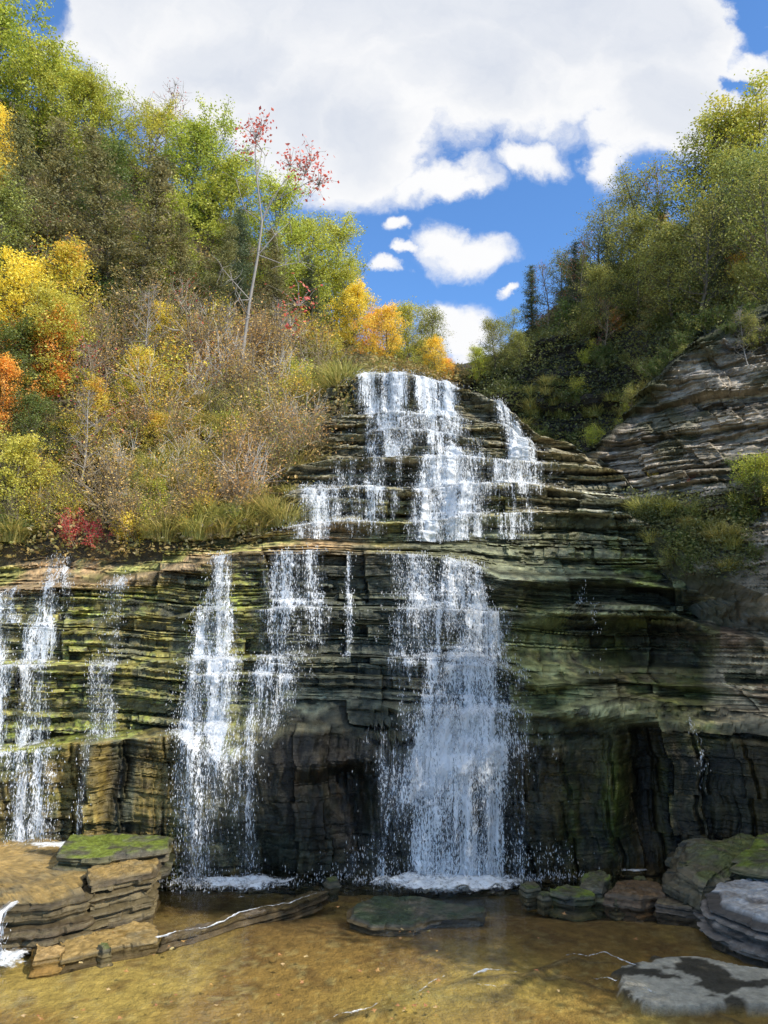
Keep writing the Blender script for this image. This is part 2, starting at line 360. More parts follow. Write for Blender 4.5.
# the dry brown shelf above the falls on the left
m = ss(7.05, 7.25, T2)*(1-ss(8.3, 9.2, T2))*ss(420, 300, PX2); c = mixc(c, (.23, .15, .085), m*ss(.2, .6, n2)); c = mixc(c, (.16, .17, .04), m*ss(.55, .7, n1)*.7)
m = ss(6.6, 7.0, T2)*(1-ss(7.0, 7.3, T2))*ss(420, 300, PX2); c = mixc(c, (.12, .075, .045), m*.7)
# grey lenses right of the lip, upper tiers
m = ss(7.0, 7.2, T2)*ss(400, 480, PX2)*(T2 < 10.5); c = mixc(c, (.10, .105, .07), m*.75*ss(.3, .6, n1)+0)
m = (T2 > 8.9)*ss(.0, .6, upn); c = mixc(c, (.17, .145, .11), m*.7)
m = (T2 > 8.9)*ss(.55, .7, n2)*.5; c = mixc(c, (.12, .10, .045), m)
m = np.clip(blob(PX2, PY2, 385, 515, 22, 28)+blob(PX2, PY2, 500, 500, 20, 20), 0, 1)*(T2 > 8); c = mixc(c, (.11, .10, .03), m*.8)
m = blob(PX2, PY2, 620, 500, 60, 14)*(T2 > 8); c = mixc(c, (.2, .2, .18), m*ss(0, .5, upn))
# dry blocky beds far right
dryr = ss(695, 725, PX2)*ss(735, 700, PY2); c = mixc(c, (.44, .36, .27), dryr*ss(.25, .6, bed2*.6+n2*.4)); c = mixc(c, (.17, .09, .06), dryr*ss(.5, .7, n1)*.7)
m = .8*((PX2 > 500)*(PX2 < 720)*(T2 > 1)*(T2 < 7)); c = mixc(c, (.105, .11, .03), m*ss(.48, .62, n1*.7+n3*.3)*.8)
m = np.clip(blob(PX2, PY2, 335, 800, 65, 70), 0, 1); c = mixc(c, (.022, .018, .013), m*.75*ss(.3, .6, n2))
c = c*(1-.42*ss(230, 270, PX2)*ss(7.1, 6.9, T2))[..., None]; c = c*(1-.18*ss(8.9, 9.1, T2))[..., None]; c = c*(1-.5*wallm*ss(230, 270, PX2))[..., None]  # shaded centre and right of the face darkened in the colour, lower wall most
m = blob(PX2, PY2, 640, 690, 60, 30)+blob(PX2, PY2, 690, 640, 25, 30); c = mixc(c, (.085, .055, .042), np.clip(m, 0, 1)*.6*ss(.4, .6, n2))
c = mixc(c, (.15, .155, .085), np.clip(blob(PX2, PY2, 555, 668, 60, 30, 60)+.9*blob(PX2, PY2, 590, 708, 80, 18)+.8*blob(PX2, PY2, 610, 612, 60, 8), 0, 1)*ss(.3, .6, n2)*.75)
wet = np.clip(1-dryr-ss(7.0, 7.3, T2)*ss(330, 260, PX2)*.9, 0, 1)
c = mixc(c, c*1.9+.02, ss(.3, .8, upn)*(T2 > 1)*.7)  # up-facing bed tops lightened in the colour as a painted highlight
c = c*np.array([1.0, 1.0, .85])*(1-.12*ss(8.9, 9.1, T2))[..., None]
hp = hipass(-Yd, 5); c = c*np.clip(1+6.5*hp, .3, 1.8)[..., None]  # crevice shade in the colour: recesses darkened, proud beds lightened
c *= (.35+1.5*n3)[..., None]*(.7+.6*hsh(layer(LAYF, Zd)[0], 5))[..., None]
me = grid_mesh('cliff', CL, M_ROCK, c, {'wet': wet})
props(link('cliff', me), kind='structure')
# ------------------------------------------------------------------ sheets for the hillsides and the dry crag
def sheet(pxs, levels, nrows, px_out=None):
    """levels: rows of (py, Y) lists per station"""
    pxs = np.array(pxs, float); L = []
    for lv in levels:
        py = np.array([q[0] for q in lv], float); Y = np.array([q[1] for q in lv], float); L.append((np.interp(px_out, pxs, Y), np.interp(px_out, pxs, z_at(py, Y))))
    YY = np.array([l[0] for l in L]); ZZ = np.array([l[1] for l in L])
    t = np.concatenate([k+np.arange(n)/n for k, n in enumerate(nrows)]+[[len(nrows)]])
    k = np.clip(t.astype(int), 0, len(nrows)-1); f = (t-k)[:, None]
    y = YY[k]*(1-f)+YY[k+1]*f; z = ZZ[k]*(1-f)+ZZ[k+1]*f
    p = np.broadcast_to(px_out, y.shape); return p, np.broadcast_to(t[:, None], y.shape), y, z
HILLS = {}
# left hillside
pc = np.arange(-300, 492, 3.)
st = [-300, 0, 100, 200, 280, 300, 320, 345, 360, 400, 440, 480]
bot = [(572, 22.3), (545, 23.1), (544, 23.1), (541, 23.2), (538, 23.4), (505, 24.6), (462, 26.2), (398, 28.2), (372, 29.5), (374, 33), (380, 36), (388, 38)]
sub = [(p+40, y+.35) for p, y in bot]
top = [(-80, 40), (105, 42), (155, 43), (215, 44), (270, 45), (300, 46), (318, 46.5), (345, 47), (350, 48), (362, 50), (368, 51), (376, 52)]
bk = [(-90, 70), (95, 72), (145, 73), (205, 74), (260, 75), (290, 76), (308, 76), (335, 77), (345, 78), (358, 80), (362, 81), (370, 82)]
p, t, y, z = sheet(st, [sub, bot, top, bk], [10, 190, 20], pc)
x = x_at(p, y, z)
d = 2.6*(fbm(x*.16, y*.16, z*.16, 201, 4)-.5)*ss(1, 1.15, t)+.7*(fbm(x*.9, y*.9, z*.9, 202, 3)-.5)
y = y-d*.8; z = z+d*.35
H = np.stack([x, y, z], -1); HILLS['l'] = (H,)+proj(H)
n1 = fbm(x*.4, y*.4, z*.4, 205, 4); n2 = fbm(x*1.7, y*1.7, z*1.7, 206, 4)
c = np.zeros(x.shape+(3,))+np.array([.075, .058, .035]); c = mixc(c, (.13, .10, .055), ss(.4, .65, n2)); c = mixc(c, (.06, .07, .02), ss(.5, .65, n1)); c = mixc(c, (.03, .027, .022), ss(.58, .7, n2)*.7)
props(link('hillside', grid_mesh('hillside', H, M_SOIL, c, smooth=True)), kind='structure')
# right hillside
pc = np.arange(455, 1069, 3.)
st = [455, 500, 540, 580, 620, 660, 700, 768, 1068]
bot = [(392, 38), (404, 33), (446, 31), (462, 30), (455, 29), (365, 28.5), (340, 28), (325, 27), (270, 24)]
sub = [(p+60, y-.6) for p, y in bot]
mid = [(380, 40), (372, 36), (345, 35), (340, 34.5), (345, 34), (335, 31), (318, 30), (300, 29), (240, 26)]
top = [(372, 46), (358, 45), (325, 44), (290, 43), (272, 42), (250, 41), (225, 40), (185, 38), (90, 34)]
bk = [(368, 76), (355, 75), (320, 74), (285, 73), (265, 72), (245, 71), (215, 70), (175, 68), (85, 64)]
p, t, y, z = sheet(st, [sub, bot, mid, top, bk], [10, 110, 120, 16], pc)
x = x_at(p, y, z)
push, zt, li, lf, lk = strata(x, y, z, 1.0, 9)
rk = ss(2.35, 1.9, t)*ss(1.0, 1.05, t)
d = 2.2*(fbm(x*.2, y*.2, z*.2, 211, 4)-.5)*ss(1, 1.15, t)+.6*(fbm(x*.9, y*.9, z*.9, 212, 3)-.5)+push*1.8*rk
y = y-d*.8; z = z+d*.2
H = np.stack([x, y, z], -1); HILLS['r'] = (H,)+proj(H)
n2 = fbm(x*1.7, y*1.7, z*1.7, 216, 4)
c = np.zeros(x.shape+(3,))+np.array([.06, .05, .035]); c = mixc(c, (.05, .055, .02), ss(.4, .65, n2)); c = mixc(c, (.035, .032, .028), rk*.8)
props(link('hillside', grid_mesh('hillside', H, M_SOIL, c)), kind='structure')
# dry crag on the right
pc = np.concatenate([np.arange(560, 782, 1.25), np.arange(782, 1069, 6)])
st = [560, 600, 640, 700, 768, 900, 1068]
sub = [(520, 28), (560, 26.3), (580, 24.6), (620, 22.4), (640, 21.3), (680, 19.8), (700, 17.8)]
bot = [(478, 27), (508, 25.3), (530, 23.6), (572, 21.4), (600, 20.1), (640, 18.6), (660, 16.6)]
mid = [(474, 27.2), (492, 25.8), (505, 24.8), (508, 23.7), (515, 22.6), (520, 20.6), (530, 18.6)]
top = [(462, 28.6), (455, 27.6), (405, 27), (345, 26.3), (318, 25.4), (270, 23.6), (220, 21.6)]
ov = [(461, 29.2), (452, 28.8), (398, 28.6), (334, 28.2), (308, 27.4), (262, 25.6), (210, 23.6)]
bk = [(461, 36), (452, 35.5), (398, 35), (330, 34.5), (300, 33.5), (262, 31), (210, 29)]
p, t, y, z = sheet(st, [sub, bot, mid, top, ov, bk], [12, 60, 190, 14, 10], pc)
x = x_at(p, y, z)
push, zt, li, lf, lk = strata(x, y, z-.05*x, 1.0, 4)
rk = ss(.0, .3, t)
d = (push*1.1+.75*(fbm(x*1.2, y*1.2, z*1.8, 229, 4)-.5)+.5*(hsh(np.floor((x+.5*z+fbm(x, y, z, 228, 3))/.8), np.floor((z-.2*x)/.45), 230)-.5)+.08*(bed_ := hsh(li, 77)))*(.35+.65*rk)+1.3*(fbm(x*.3, y*.3, z*.3, 221, 3)-.5)+.55*ss(2.85, 3.0, t)*(t < 4)
y = y-d*.8; x = x-d*.45*ss(1, 1.5, t); z = z*(1-.8*rk)+(z+(zt-(z-0))*.0+(zt-z))*.8*rk if False else z
H = np.stack([x, y, z], -1); HILLS['c'] = (H,)+proj(H)
n1 = fbm(x*.5, y*.5, z*.5, 225, 4); n2 = fbm(x*2, y*2, z*2.5, 226, 4)
b2 = hsh(li, lk, 31)
c = np.zeros(x.shape+(3,))+np.array([.17, .15, .115]); c = mixc(c, (.46, .40, .32), ss(.4, .72, b2*.5+n2*.5)); c = mixc(c, (.04, .035, .03), ss(.55, .75, hsh(li, 33)*.5+n2*.5)*.8)
pxx, pyy = HILLS['c'][1:]
hi = np.clip(blob(pxx, pyy, 655, 400, 26, 60, 35)+blob(pxx, pyy, 680, 350, 30, 18, -20), 0, 1); c = mixc(c, (.34, .30, .26), hi*ss(.35, .6, n2))
c = mixc(c, (.04, .042, .025), ss(2.9, 3.0, t)); c *= (.3+1.4*fbm(x*8, y*8, z*12, 227, 3))[..., None]
c = mixc(c, (.055, .06, .025), ss(2.0, 1.6, t)*ss(765, 700, pxx)*ss(.35, .55, n1)*.8); c = mixc(c, (.05, .055, .02), rk*ss(.56, .68, n1)*.7)
props(link('crag', grid_mesh('crag', H, M_DRY, c, {'wet': np.zeros(x.shape)})), kind='structure')
# ------------------------------------------------------------------ stream bed, pool
xs = np.concatenate([np.arange(-45, -14, 1.), np.arange(-14, 14, .06), np.arange(14, 46, 1.)]); ys = np.concatenate([np.arange(-40, 7, 1.), np.arange(7, 20.6, .05)])
X, Yg = np.meshgrid(xs, ys)
Zb = -.10-.10*fbm(X*.35, Yg*.35, 0, 301, 3)-.05*fbm(X*1.5, Yg*1.5, 0, 302, 4)-.35*ss(15.8, 18, Yg)
def mound(px, py, rx, ry, h, rot=0):
    global Zb
    c0 = ground(px, py, 0); c_, s_ = math.cos(R(rot)), math.sin(R(rot)); dx, dy = X-c0[0], Yg-c0[1]
    u, v = (dx*c_+dy*s_)/rx, (-dx*s_+dy*c_)/ry; q = np.sqrt(u*u+v*v)+.35*(fbm(X*1.1, Yg*1.1, 3, 305, 4)-.5)
    Zb = Zb+h*ss(1.15, .75, q)
# gently banked riffle slab in the foreground, thin beds stepping out of the water along a wandering line
ridge = [(300, 1030), (345, 1012), (390, 1002), (430, 984), (480, 972), (530, 966), (575, 952), (610, 956), (650, 968), (690, 990), (720, 1010), (760, 1030)]
RG = np.array([ground(a_, b_, 0)[:2] for a_, b_ in ridge])
def dseg(X, Y, P):
    best = np.full(X.shape, 1e9)
    for a_, b_ in zip(P[:-1], P[1:]):
        v = b_-a_; t_ = np.clip(((X-a_[0])*v[0]+(Y-a_[1])*v[1])/(v@v), 0, 1)
        best = np.minimum(best, np.hypot(X-a_[0]-t_*v[0], Y-a_[1]-t_*v[1]))
    return best
wob = .7*(fbm(X*1.3, Yg*1.3, 0, 306, 3)-.5)
dr = dseg(X+wob, Yg+wob, RG)
ridge2 = np.array([ground(a_, b_, 0)[:2] for a_, b_ in [(430, 990), (500, 982), (560, 966), (620, 982), (660, 992)]]); dr2 = dseg(X+wob, Yg-wob, ridge2)
sp_ = ss(.4, .6, fbm(X*5, Yg*5, 0, 307, 3))
wd_ = .25+.9*fbm(X*1.3, Yg*1.3, 0, 316, 3)
Zb = Zb+.06*ss(.25, .0, dr)
# wet grey slab bottom right just at water level
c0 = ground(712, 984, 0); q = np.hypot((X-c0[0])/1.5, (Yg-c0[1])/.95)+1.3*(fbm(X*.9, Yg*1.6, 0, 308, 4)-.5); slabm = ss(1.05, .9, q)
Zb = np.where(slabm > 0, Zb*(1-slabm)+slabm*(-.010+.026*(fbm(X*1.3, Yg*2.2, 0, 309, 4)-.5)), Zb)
edge = (np.abs(X) > 13.5)|(Yg < 6)
Zb = np.where(edge, -.2, Zb)
n1 = fbm(X*.5, Yg*.5, 0, 311, 4); n2 = fbm(X*2.2, Yg*2.2, 0, 312, 4); n3 = fbm(X*9, Yg*9, 0, 313, 3)
c = np.zeros(X.shape+(3,))+np.array([.42, .285, .085])
c = mixc(c, (.62, .49, .15), ss(.4, .62, n1)); c = mixc(c, (.19, .11, .04), ss(.5, .7, n2)*.6); c = mixc(c, (.5, .44, .2), ss(.55, .68, n2*.4+n3*.6)*.6)
c = mixc(c, (.13, .075, .03), ss(13.4, 16, Yg+1.6*(n1-.5)+.12*X)*.6); c = mixc(c, (.10, .075, .045), ss(.16, .05, np.minimum(dr, dr2)/wd_)*.7); c = mixc(c, (.45, .38, .22), ss(.05, .01, np.minimum(dr, dr2))*sp_*.5)  # first mix browns the bed towards back and right, painting in shade
c = mixc(c, (.10, .10, .10), slabm); c = mixc(c, (.75, .77, .80), slabm*ss(.46, .5, fbm(X*1.6+3, Yg*2.4, 0, 399, 4))); c = mixc(c, (.6, .53, .14), blob(X, Yg, *ground(430, 990, 0)[:2], 1.3, .8)*.5)  # pale slab patches paint a sky reflection; gold spot paints sunlight on the bed
c *= (.62+.3*n3)[..., None]
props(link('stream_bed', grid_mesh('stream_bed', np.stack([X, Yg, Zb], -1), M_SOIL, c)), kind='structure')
# water surface
def pool_water():
    m, nt, out = newmat('pool_water')
    g = nt.nodes.new('ShaderNodeNewGeometry').outputs['Position']
    tr = N(nt, 'ShaderNodeBsdfTransparent'); tr.inputs[0].default_value = (.97, .93, .82, 1)
    gl = N(nt, 'ShaderNodeBsdfGlossy', Roughness=.03); ge = nt.nodes.new('ShaderNodeNewGeometry'); dt = nt.nodes.new('ShaderNodeVectorMath'); dt.operation = 'DOT_PRODUCT'
    h = M(nt, 'ADD', noise(nt, mapping(nt, g, (1, 1.6, 1)), 1.9, 3, .55), M(nt, 'MULTIPLY', noise(nt, g, 9, 2, .5), .16))
    bp = N(nt, 'ShaderNodeBump', Strength=.35, Distance=.03); nt.links.new(h, bp.inputs['Height'])
    nt.links.new(bp.outputs[0], gl.inputs['Normal']); nt.links.new(bp.outputs[0], dt.inputs[0]); nt.links.new(ge.outputs['Incoming'], dt.inputs[1])
    fr = M(nt, 'ADD', .02, M(nt, 'MULTIPLY', M(nt, 'POWER', M(nt, 'SUBTRACT', 1.0, M(nt, 'ABSOLUTE', dt.outputs['Value'])), 5.0), .98))
    mx = nt.nodes.new('ShaderNodeMixShader'); nt.links.new(fr, mx.inputs[0]); nt.links.new(tr.outputs[0], mx.inputs[1]); nt.links.new(gl.outputs[0], mx.inputs[2]); nt.links.new(mx.outputs[0], out.inputs[0])
    return m
M_POOL = pool_water()
xw = np.linspace(-44, 44, 90); yw = np.concatenate([np.linspace(-39, 20, 60)])
XX, YY = np.meshgrid(xw, yw)
props(link('water', grid_mesh('water', np.stack([XX, YY, XX*0], -1), M_POOL, smooth=True)), kind='structure')
gx, gy = np.meshgrid(np.linspace(-900, 900, 20), np.linspace(-900, 900, 20))
props(link('ground', grid_mesh('ground', np.stack([gx, gy, gx*0-1.2], -1), M_SOIL, np.zeros(gx.shape+(3,))+.07)), kind='structure')
# foam: broken white patches floating on the pool, lacy at the edge
def foam_material():
    m, nt, out = newmat('foam'); b = nt.nodes.new('ShaderNodeBsdfPrincipled'); b.inputs['Base Color'].default_value = (.82, .86, .88, 1); b.inputs['Roughness'].default_value = .5
    g = nt.nodes.new('ShaderNodeNewGeometry').outputs['Position']; dn = N(nt, 'ShaderNodeAttribute', _attribute_name='dens').outputs['Fac']
    s = M(nt, 'ADD', M(nt, 'ADD', M(nt, 'MULTIPLY', noise(nt, g, 3, 4, .65, .5), .9), M(nt, 'MULTIPLY', noise(nt, g, 13, 3, .7), .7)), M(nt, 'MULTIPLY', M(nt, 'SUBTRACT', dn, .5), .8))
    s = M(nt, 'SUBTRACT', s, .3)
    al = SS(nt, s, .56, .92); tr = nt.nodes.new('ShaderNodeBsdfTransparent'); mx = nt.nodes.new('ShaderNodeMixShader')
    nt.links.new(al, mx.inputs[0]); nt.links.new(tr.outputs[0], mx.inputs[1]); nt.links.new(b.outputs[0], mx.inputs[2]); nt.links.new(mx.outputs[0], out.inputs[0])
    bp = N(nt, 'ShaderNodeBump', Strength=.8, Distance=.06); nt.links.new(s, bp.inputs['Height']); nt.links.new(bp.outputs[0], b.inputs['Normal'])
    return m
M_FOAM = foam_material()
def foam(px, py, rx, ry, z=.012, h=.06, label='', strength=1.0, seed=0):
    c0 = ground(px, py, z); u, v = np.meshgrid(np.linspace(-1.25, 1.25, 70), np.linspace(-1.25, 1.25, 50))
    q = np.sqrt(u*u+v*v); x = c0[0]+u*rx; y = c0[1]+v*ry
    zz = z+h*(fbm(x*4, y*4, 0, 400+seed, 4))*ss(1.1, .3, q)
    o = link('foam', grid_mesh('foam', np.stack([x, y, zz], -1), M_FOAM, None, {'dens': (strength*(1.35-1.5*q)+.5*(fbm(x*2.2, y*3.2, 0, 450+seed, 4)-.5)).clip(-1, .95)}, smooth=True))
    props(o, label, 'foam')
foam(452, 886, 3.1, 1.05, h=.30, label='white churning foam at the foot of the broad main cascade', seed=1, strength=1.25)
foam(452, 890, 3.6, 1.25, h=.02, label='thin lacy foam drifting out from the foot of the main cascade', seed=11, strength=.48)
foam(240, 890, 2.8, 1.1, h=.02, label='thin lacy foam drifting out from the tall left cascade', seed=12, strength=.45)
foam(240, 885, 2.7, .9, h=.2, label='pale foam band in the shadow under the tall left cascade', seed=2, strength=1.0)
foam(50, 846, 1.9, .5, z=.94, h=.08, label='bright foam on the rock platform at the left wall foot', seed=3, strength=.85)
foam(5, 962, .75, .8, h=.14, label='splash of foam at the lower left corner beside the platform', seed=4, strength=1.0)
foam(635, 871, .85, .28, h=.05, label='small foam patch among the mossy rocks on the right', seed=5, strength=.75)
def ripple(pts, wid, label, seed, strength=.62):
    p = np.array([ground(a_, b_, .012) for a_, b_ in pts]); L = np.concatenate([[0], np.cumsum(np.linalg.norm(np.diff(p, axis=0), axis=1))]); s_ = np.linspace(0, L[-1], 260)
    q = np.stack([np.interp(s_, L, p[:, k]) for k in range(3)], 1); q[:, 0] += .5*(fbm(s_*1.1, seed, 0, 460, 4)-.5); q[:, 1] += .5*(fbm(s_*2.3, seed, 5, 461, 5)-.5)
    t_ = np.gradient(q, axis=0); n_ = np.stack([-t_[:, 1], t_[:, 0], 0*s_], 1); n_ /= np.linalg.norm(n_, axis=1, keepdims=True)
    u = np.linspace(-1, 1, 9); w_ = wid*(.35+1.3*fbm(s_*2.3, seed, 9, 462, 3)); P = q[:, None]+n_[:, None]*u[None, :, None]*w_[:, None, None]
    P[..., 2] += .03*fbm(P[..., 0]*9, P[..., 1]*9, 0, 463, 3)*(1-u**2)
    D = strength*(1.1-1.3*np.abs(u))[None]+.9*(fbm(s_*1.7, seed, 3, 464, 3)-.5)[:, None]
    props(link('ripple', grid_mesh('ripple', P, M_FOAM, None, {'dens': D}, smooth=True)), label, 'ripple')
ripple(ridge[:-1], .07, 'thin wandering line of white ripples across the front of the pool', 71, .62)
ripple([(430, 990), (500, 985), (560, 970), (620, 984), (660, 992)], .05, 'fainter second ripple line looping below the long one', 72, .5)
ripple([(160, 938), (205, 926), (240, 915), (290, 904), (318, 893)], .07, 'white trickle along the foot of the thin rock step', 73, .9)
# ------------------------------------------------------------------ rock slabs
def slab(name, poly, ztop, zbot, colr, mat=None, wetv=.8, label=None, seed=0, thick=.09, amp=.10, tilt=(0, 0), moss=0., cat='rock slab', group=None, round_=.0, res=.035, crown=0.):
    """bedded block: footprint polygon, stepped flanks, worn top"""
    poly = np.array(poly, float)[:, :2]; nxt = np.roll(poly, -1, 0); L = np.hypot(*(nxt-poly).T); per = L.sum()
    n = int(min(700, max(60, per/res))); s_ = np.linspace(0, per, n, endpoint=False); cum = np.concatenate([[0], np.cumsum(L)])
    k = np.clip(np.searchsorted(cum, s_, side='right')-1, 0, len(poly)-1); f = ((s_-cum[k])/L[k])[:, None]
    ring = poly[k]*(1-f)+nxt[k]*f
    w_ = max(1, n//150)
    rs = sum(np.roll(ring, j, 0) for j in range(-w_, w_+1))/(2*w_+1); ring = rs
    cen = ring.mean(0); tang = np.roll(ring, -1, 0)-np.roll(ring, 1, 0); nr = np.stack([tang[:, 1], -tang[:, 0]], 1); nr /= np.linalg.norm(nr, axis=1, keepdims=True)
    if ((ring-cen)*nr).sum() < 0: nr = -nr
    hh = ztop-zbot; ns = max(6, int(hh/res)); nt_ = 26; rows = []; tt = []
    for j in range(ns+1):
        z = zbot+hh*j/ns
        zz = z+.04*(fbm(ring[:, 0], ring[:, 1], z*.2, 500+seed, 2)-.5)
        li = np.floor(zz/thick+.3*hsh(np.floor(zz/thick), seed)); lf = zz/thick % 1
        bk = np.floor(s_/(.35+.6*hsh(li, 3, seed)))
        pu = amp*(hsh(li, 1, seed)-.5)*1.2+amp*(hsh(li, bk, 2, seed)-.5)-.02*np.abs(2*lf-1)**4
        pu = pu+.06*(fbm(ring[:, 0]*7, ring[:, 1]*7, z*12, 515+seed, 3)-.5)+.03*(hsh(np.floor(zz/.03), 9, seed)-.5)
        pu = pu+amp*1.6*(fbm(ring[:, 0]*1.8, ring[:, 1]*1.8, z*2, 510+seed, 4)-.5)-round_*ss(.4, 1, j/ns)**2-.02*(j == ns)
        rows.append(np.stack([ring[:, 0]+nr[:, 0]*pu, ring[:, 1]+nr[:, 1]*pu, np.full(n, z)], -1)); tt.append(np.full(n, 0.))
    last = rows[-1]
    for j in range(1, nt_+1):
        q = (j/nt_); r = last[:, :2]*(1-q)+cen*q
        rows.append(np.stack([r[:, 0], r[:, 1], np.full(n, ztop)+crown*(1-(1-q)**2)], -1)); tt.append(np.full(n, 1.))
    P = np.array(rows); tt = np.array(tt)
    topn = fbm(P[..., 0]*1.5, P[..., 1]*1.5, 0, 520+seed, 4)-.5; stp = np.floor(topn*9)/9
    P[..., 2] += tt*(.06*(fbm(P[..., 0]*7, P[..., 1]*7, 0, 540+seed, 3)-.5)+.03*np.floor(6*fbm(P[..., 0]*2.2, P[..., 1]*3, 0, 545+seed, 4))/2)
    P[..., 2] += tt*(.5*amp*topn+.9*amp*stp)+(tilt[0]*(P[..., 0]-cen[0])+tilt[1]*(P[..., 1]-cen[1]))*(np.clip((P[..., 2]-zbot)/hh, 0, 1))
    P = np.concatenate([P, P[:, :1]], 1); tt = np.concatenate([tt, tt[:, :1]], 1)
    n2 = fbm(P[..., 0]*2.5, P[..., 1]*2.5, P[..., 2]*2.5, 530+seed, 4); n3 = fbm(P[..., 0]*14, P[..., 1]*14, P[..., 2]*22, 531+seed, 4)
    li = np.floor(P[..., 2]/thick)
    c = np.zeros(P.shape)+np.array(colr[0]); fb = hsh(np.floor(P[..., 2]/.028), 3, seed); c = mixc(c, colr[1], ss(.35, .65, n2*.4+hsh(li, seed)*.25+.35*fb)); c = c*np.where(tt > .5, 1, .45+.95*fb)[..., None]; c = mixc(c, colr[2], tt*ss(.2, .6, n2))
    if moss: c = mixc(c, (.12, .155, .02), np.clip(moss*(tt*.9+.2)*ss(.38, .55, n2), 0, 1))
    c *= (.3+1.4*n3)[..., None]
    nr_ = P.shape[0]
    o = link(name, grid_mesh(name, P, mat or M_ROCK, c, {'wet': np.full(P.shape[:2], wetv)}))
    if label: props(o, label, cat, group)
    return o
def G(z, *pp): return [ground(a_, b_, z)[:2] for a_, b_ in pp]
BR = ((.17, .135, .07), (.06, .045, .025), (.25, .17, .06))
DK = ((.06, .055, .04), (.10, .085, .055), (.08, .085, .04))
slab('rock_platform', G(.75, (-160, 925), (2, 906), (52, 903), (88, 893), (90, 872), (120, 845), (0, 838), (-160, 845)), .75, -.4, BR, label='broad brown water-covered rock platform at the left wall foot', seed=1, amp=.16)
slab('rock_block', G(.86, (90, 886), (118, 880), (153, 873), (157, 858), (120, 853), (92, 860)), .86, -.4, BR, label='squared layered stone block at the right end of the left platform', seed=2, amp=.14, thick=.07)
slab('rock_slab', G(.98, (55, 858), (100, 860), (166, 850), (172, 838), (120, 834), (70, 838)), 1.0, .4, DK, moss=.75, label='bright green mossy slab lying on top of the left platform', seed=3)
slab('rock_block', G(.0, (32, 966), (62, 962), (70, 950), (34, 948)), .06, -.3, ((.25, .17, .06), (.17, .11, .04), (.3, .2, .08)), label='small ochre stone at the corner of the left platform', seed=4, amp=.08)
slab('rock_ledge', G(.08, (60, 958), (110, 946), (158, 938), (162, 926), (150, 918), (120, 920), (60, 925)), .0, -.3, BR, label='low brown ledge stepping out in front of the left platform', seed=5, amp=.08, thick=.06)
slab('rock_ledge', G(.1, (160, 937), (205, 925), (240, 913), (290, 901), (318, 890), (330, 884), (316, 884), (288, 894), (238, 906), (203, 917), (160, 929)), -.05, -.3, ((.10, .08, .055), (.045, .035, .025), (.09, .07, .035)), label='thin dark rock step crossing the pool left of centre', seed=6, amp=.07, thick=.035)
slab('rock_slab', G(.12, (350, 912), (372, 921), (412, 922), (432, 914), (484, 911), (486, 903), (452, 899), (410, 890), (372, 894), (350, 902)), .0, -.3, ((.07, .06, .04), (.12, .10, .07), (.03, .045, .022)), label='dark green wet slab in the pool before the main cascade', seed=7, amp=.09, thick=.05)
slab('rock_slab', G(.25, (552, 888), (575, 894), (592, 892), (590, 884), (565, 880)), .16, -.4, DK, moss=.8, label='small mossy slab nearest the foot of the main cascade', seed=8, amp=.1, cat='rock slab')
slab('rock_slab', G(.35, (575, 880), (603, 886), (612, 878), (600, 869), (580, 870)), .26, -.4, DK, moss=.7, label='tilted greenish slab behind the small mossy one on the right', seed=9, tilt=(.25, 0), amp=.1)
slab('rock_slab', G(.18, (603, 896), (640, 902), (668, 897), (660, 884), (620, 882)), .2, -.4, ((.12, .07, .035), (.06, .045, .03), (.10, .065, .035)), label='flat red-brown slab between the small mossy rocks and the boulder', seed=10)
slab('rock_slab', G(.15, (655, 905), (700, 912), (735, 905), (760, 890), (700, 884), (668, 890)), .17, -.4, ((.09, .07, .045), (.05, .04, .03), (.09, .075, .045)), label='low dark slab beneath the big mossy boulder', seed=11)
slab('boulder', G(.45, (668, 880), (700, 897), (735, 893), (790, 872), (840, 862), (830, 850), (760, 850), (700, 852), (672, 858)), .72, -.4, DK, moss=.2, label='big dark mossy boulder at the foot of the right wall', seed=12, amp=.2, thick=.25, round_=.25, tilt=(-.05, .1), cat='boulder', crown=.12)
slab('rock_slab', G(.7, (735, 872), (770, 880), (900, 878), (900, 850), (760, 848)), 1.05, .4, DK, moss=.8, label='green topped slab leaning on the right edge above the boulder', seed=13, amp=.15, tilt=(.1, 0))
slab('boulder', G(.12, (700, 912), (712, 932), (745, 948), (800, 962), (880, 950), (880, 905), (800, 893), (745, 892), (715, 898)), .52, -.2, ((.19, .17, .15), (.05, .045, .04), (.38, .37, .36)), M_DRY, .15, label='pale grey layered boulder at the right edge of the pool', seed=14, amp=.2, thick=.065, round_=.3, cat='boulder', crown=.18)
for i, (a_, b_, s1, zz) in enumerate([(530, 893, 10, .1), (618, 905, 7, .05), (545, 899, 7, .05), (640, 889, 8, .16), (332, 886, 8, .08), (104, 952, 9, .02), (742, 900, 9, .2)]):
    slab('stone', G(0, (a_-s1, b_), (a_-s1*.3, b_+s1*.45), (a_+s1, b_+s1*.2), (a_+s1*.7, b_-s1*.35), (a_-s1*.4, b_-s1*.4)), zz+.05, -.3, DK, moss=.3, seed=30+i, amp=.05, cat='stone',
         label=['small dark stone between main cascade and mossy slabs', 'tiny stone before the red-brown slab', 'low wet stone left of the small mossy slab', 'small stone wedged before the big mossy boulder', 'little dark stone at the end of the pool step', 'tiny stone beside the low brown ledge', 'small stone tucked behind the pale layered boulder'][i])
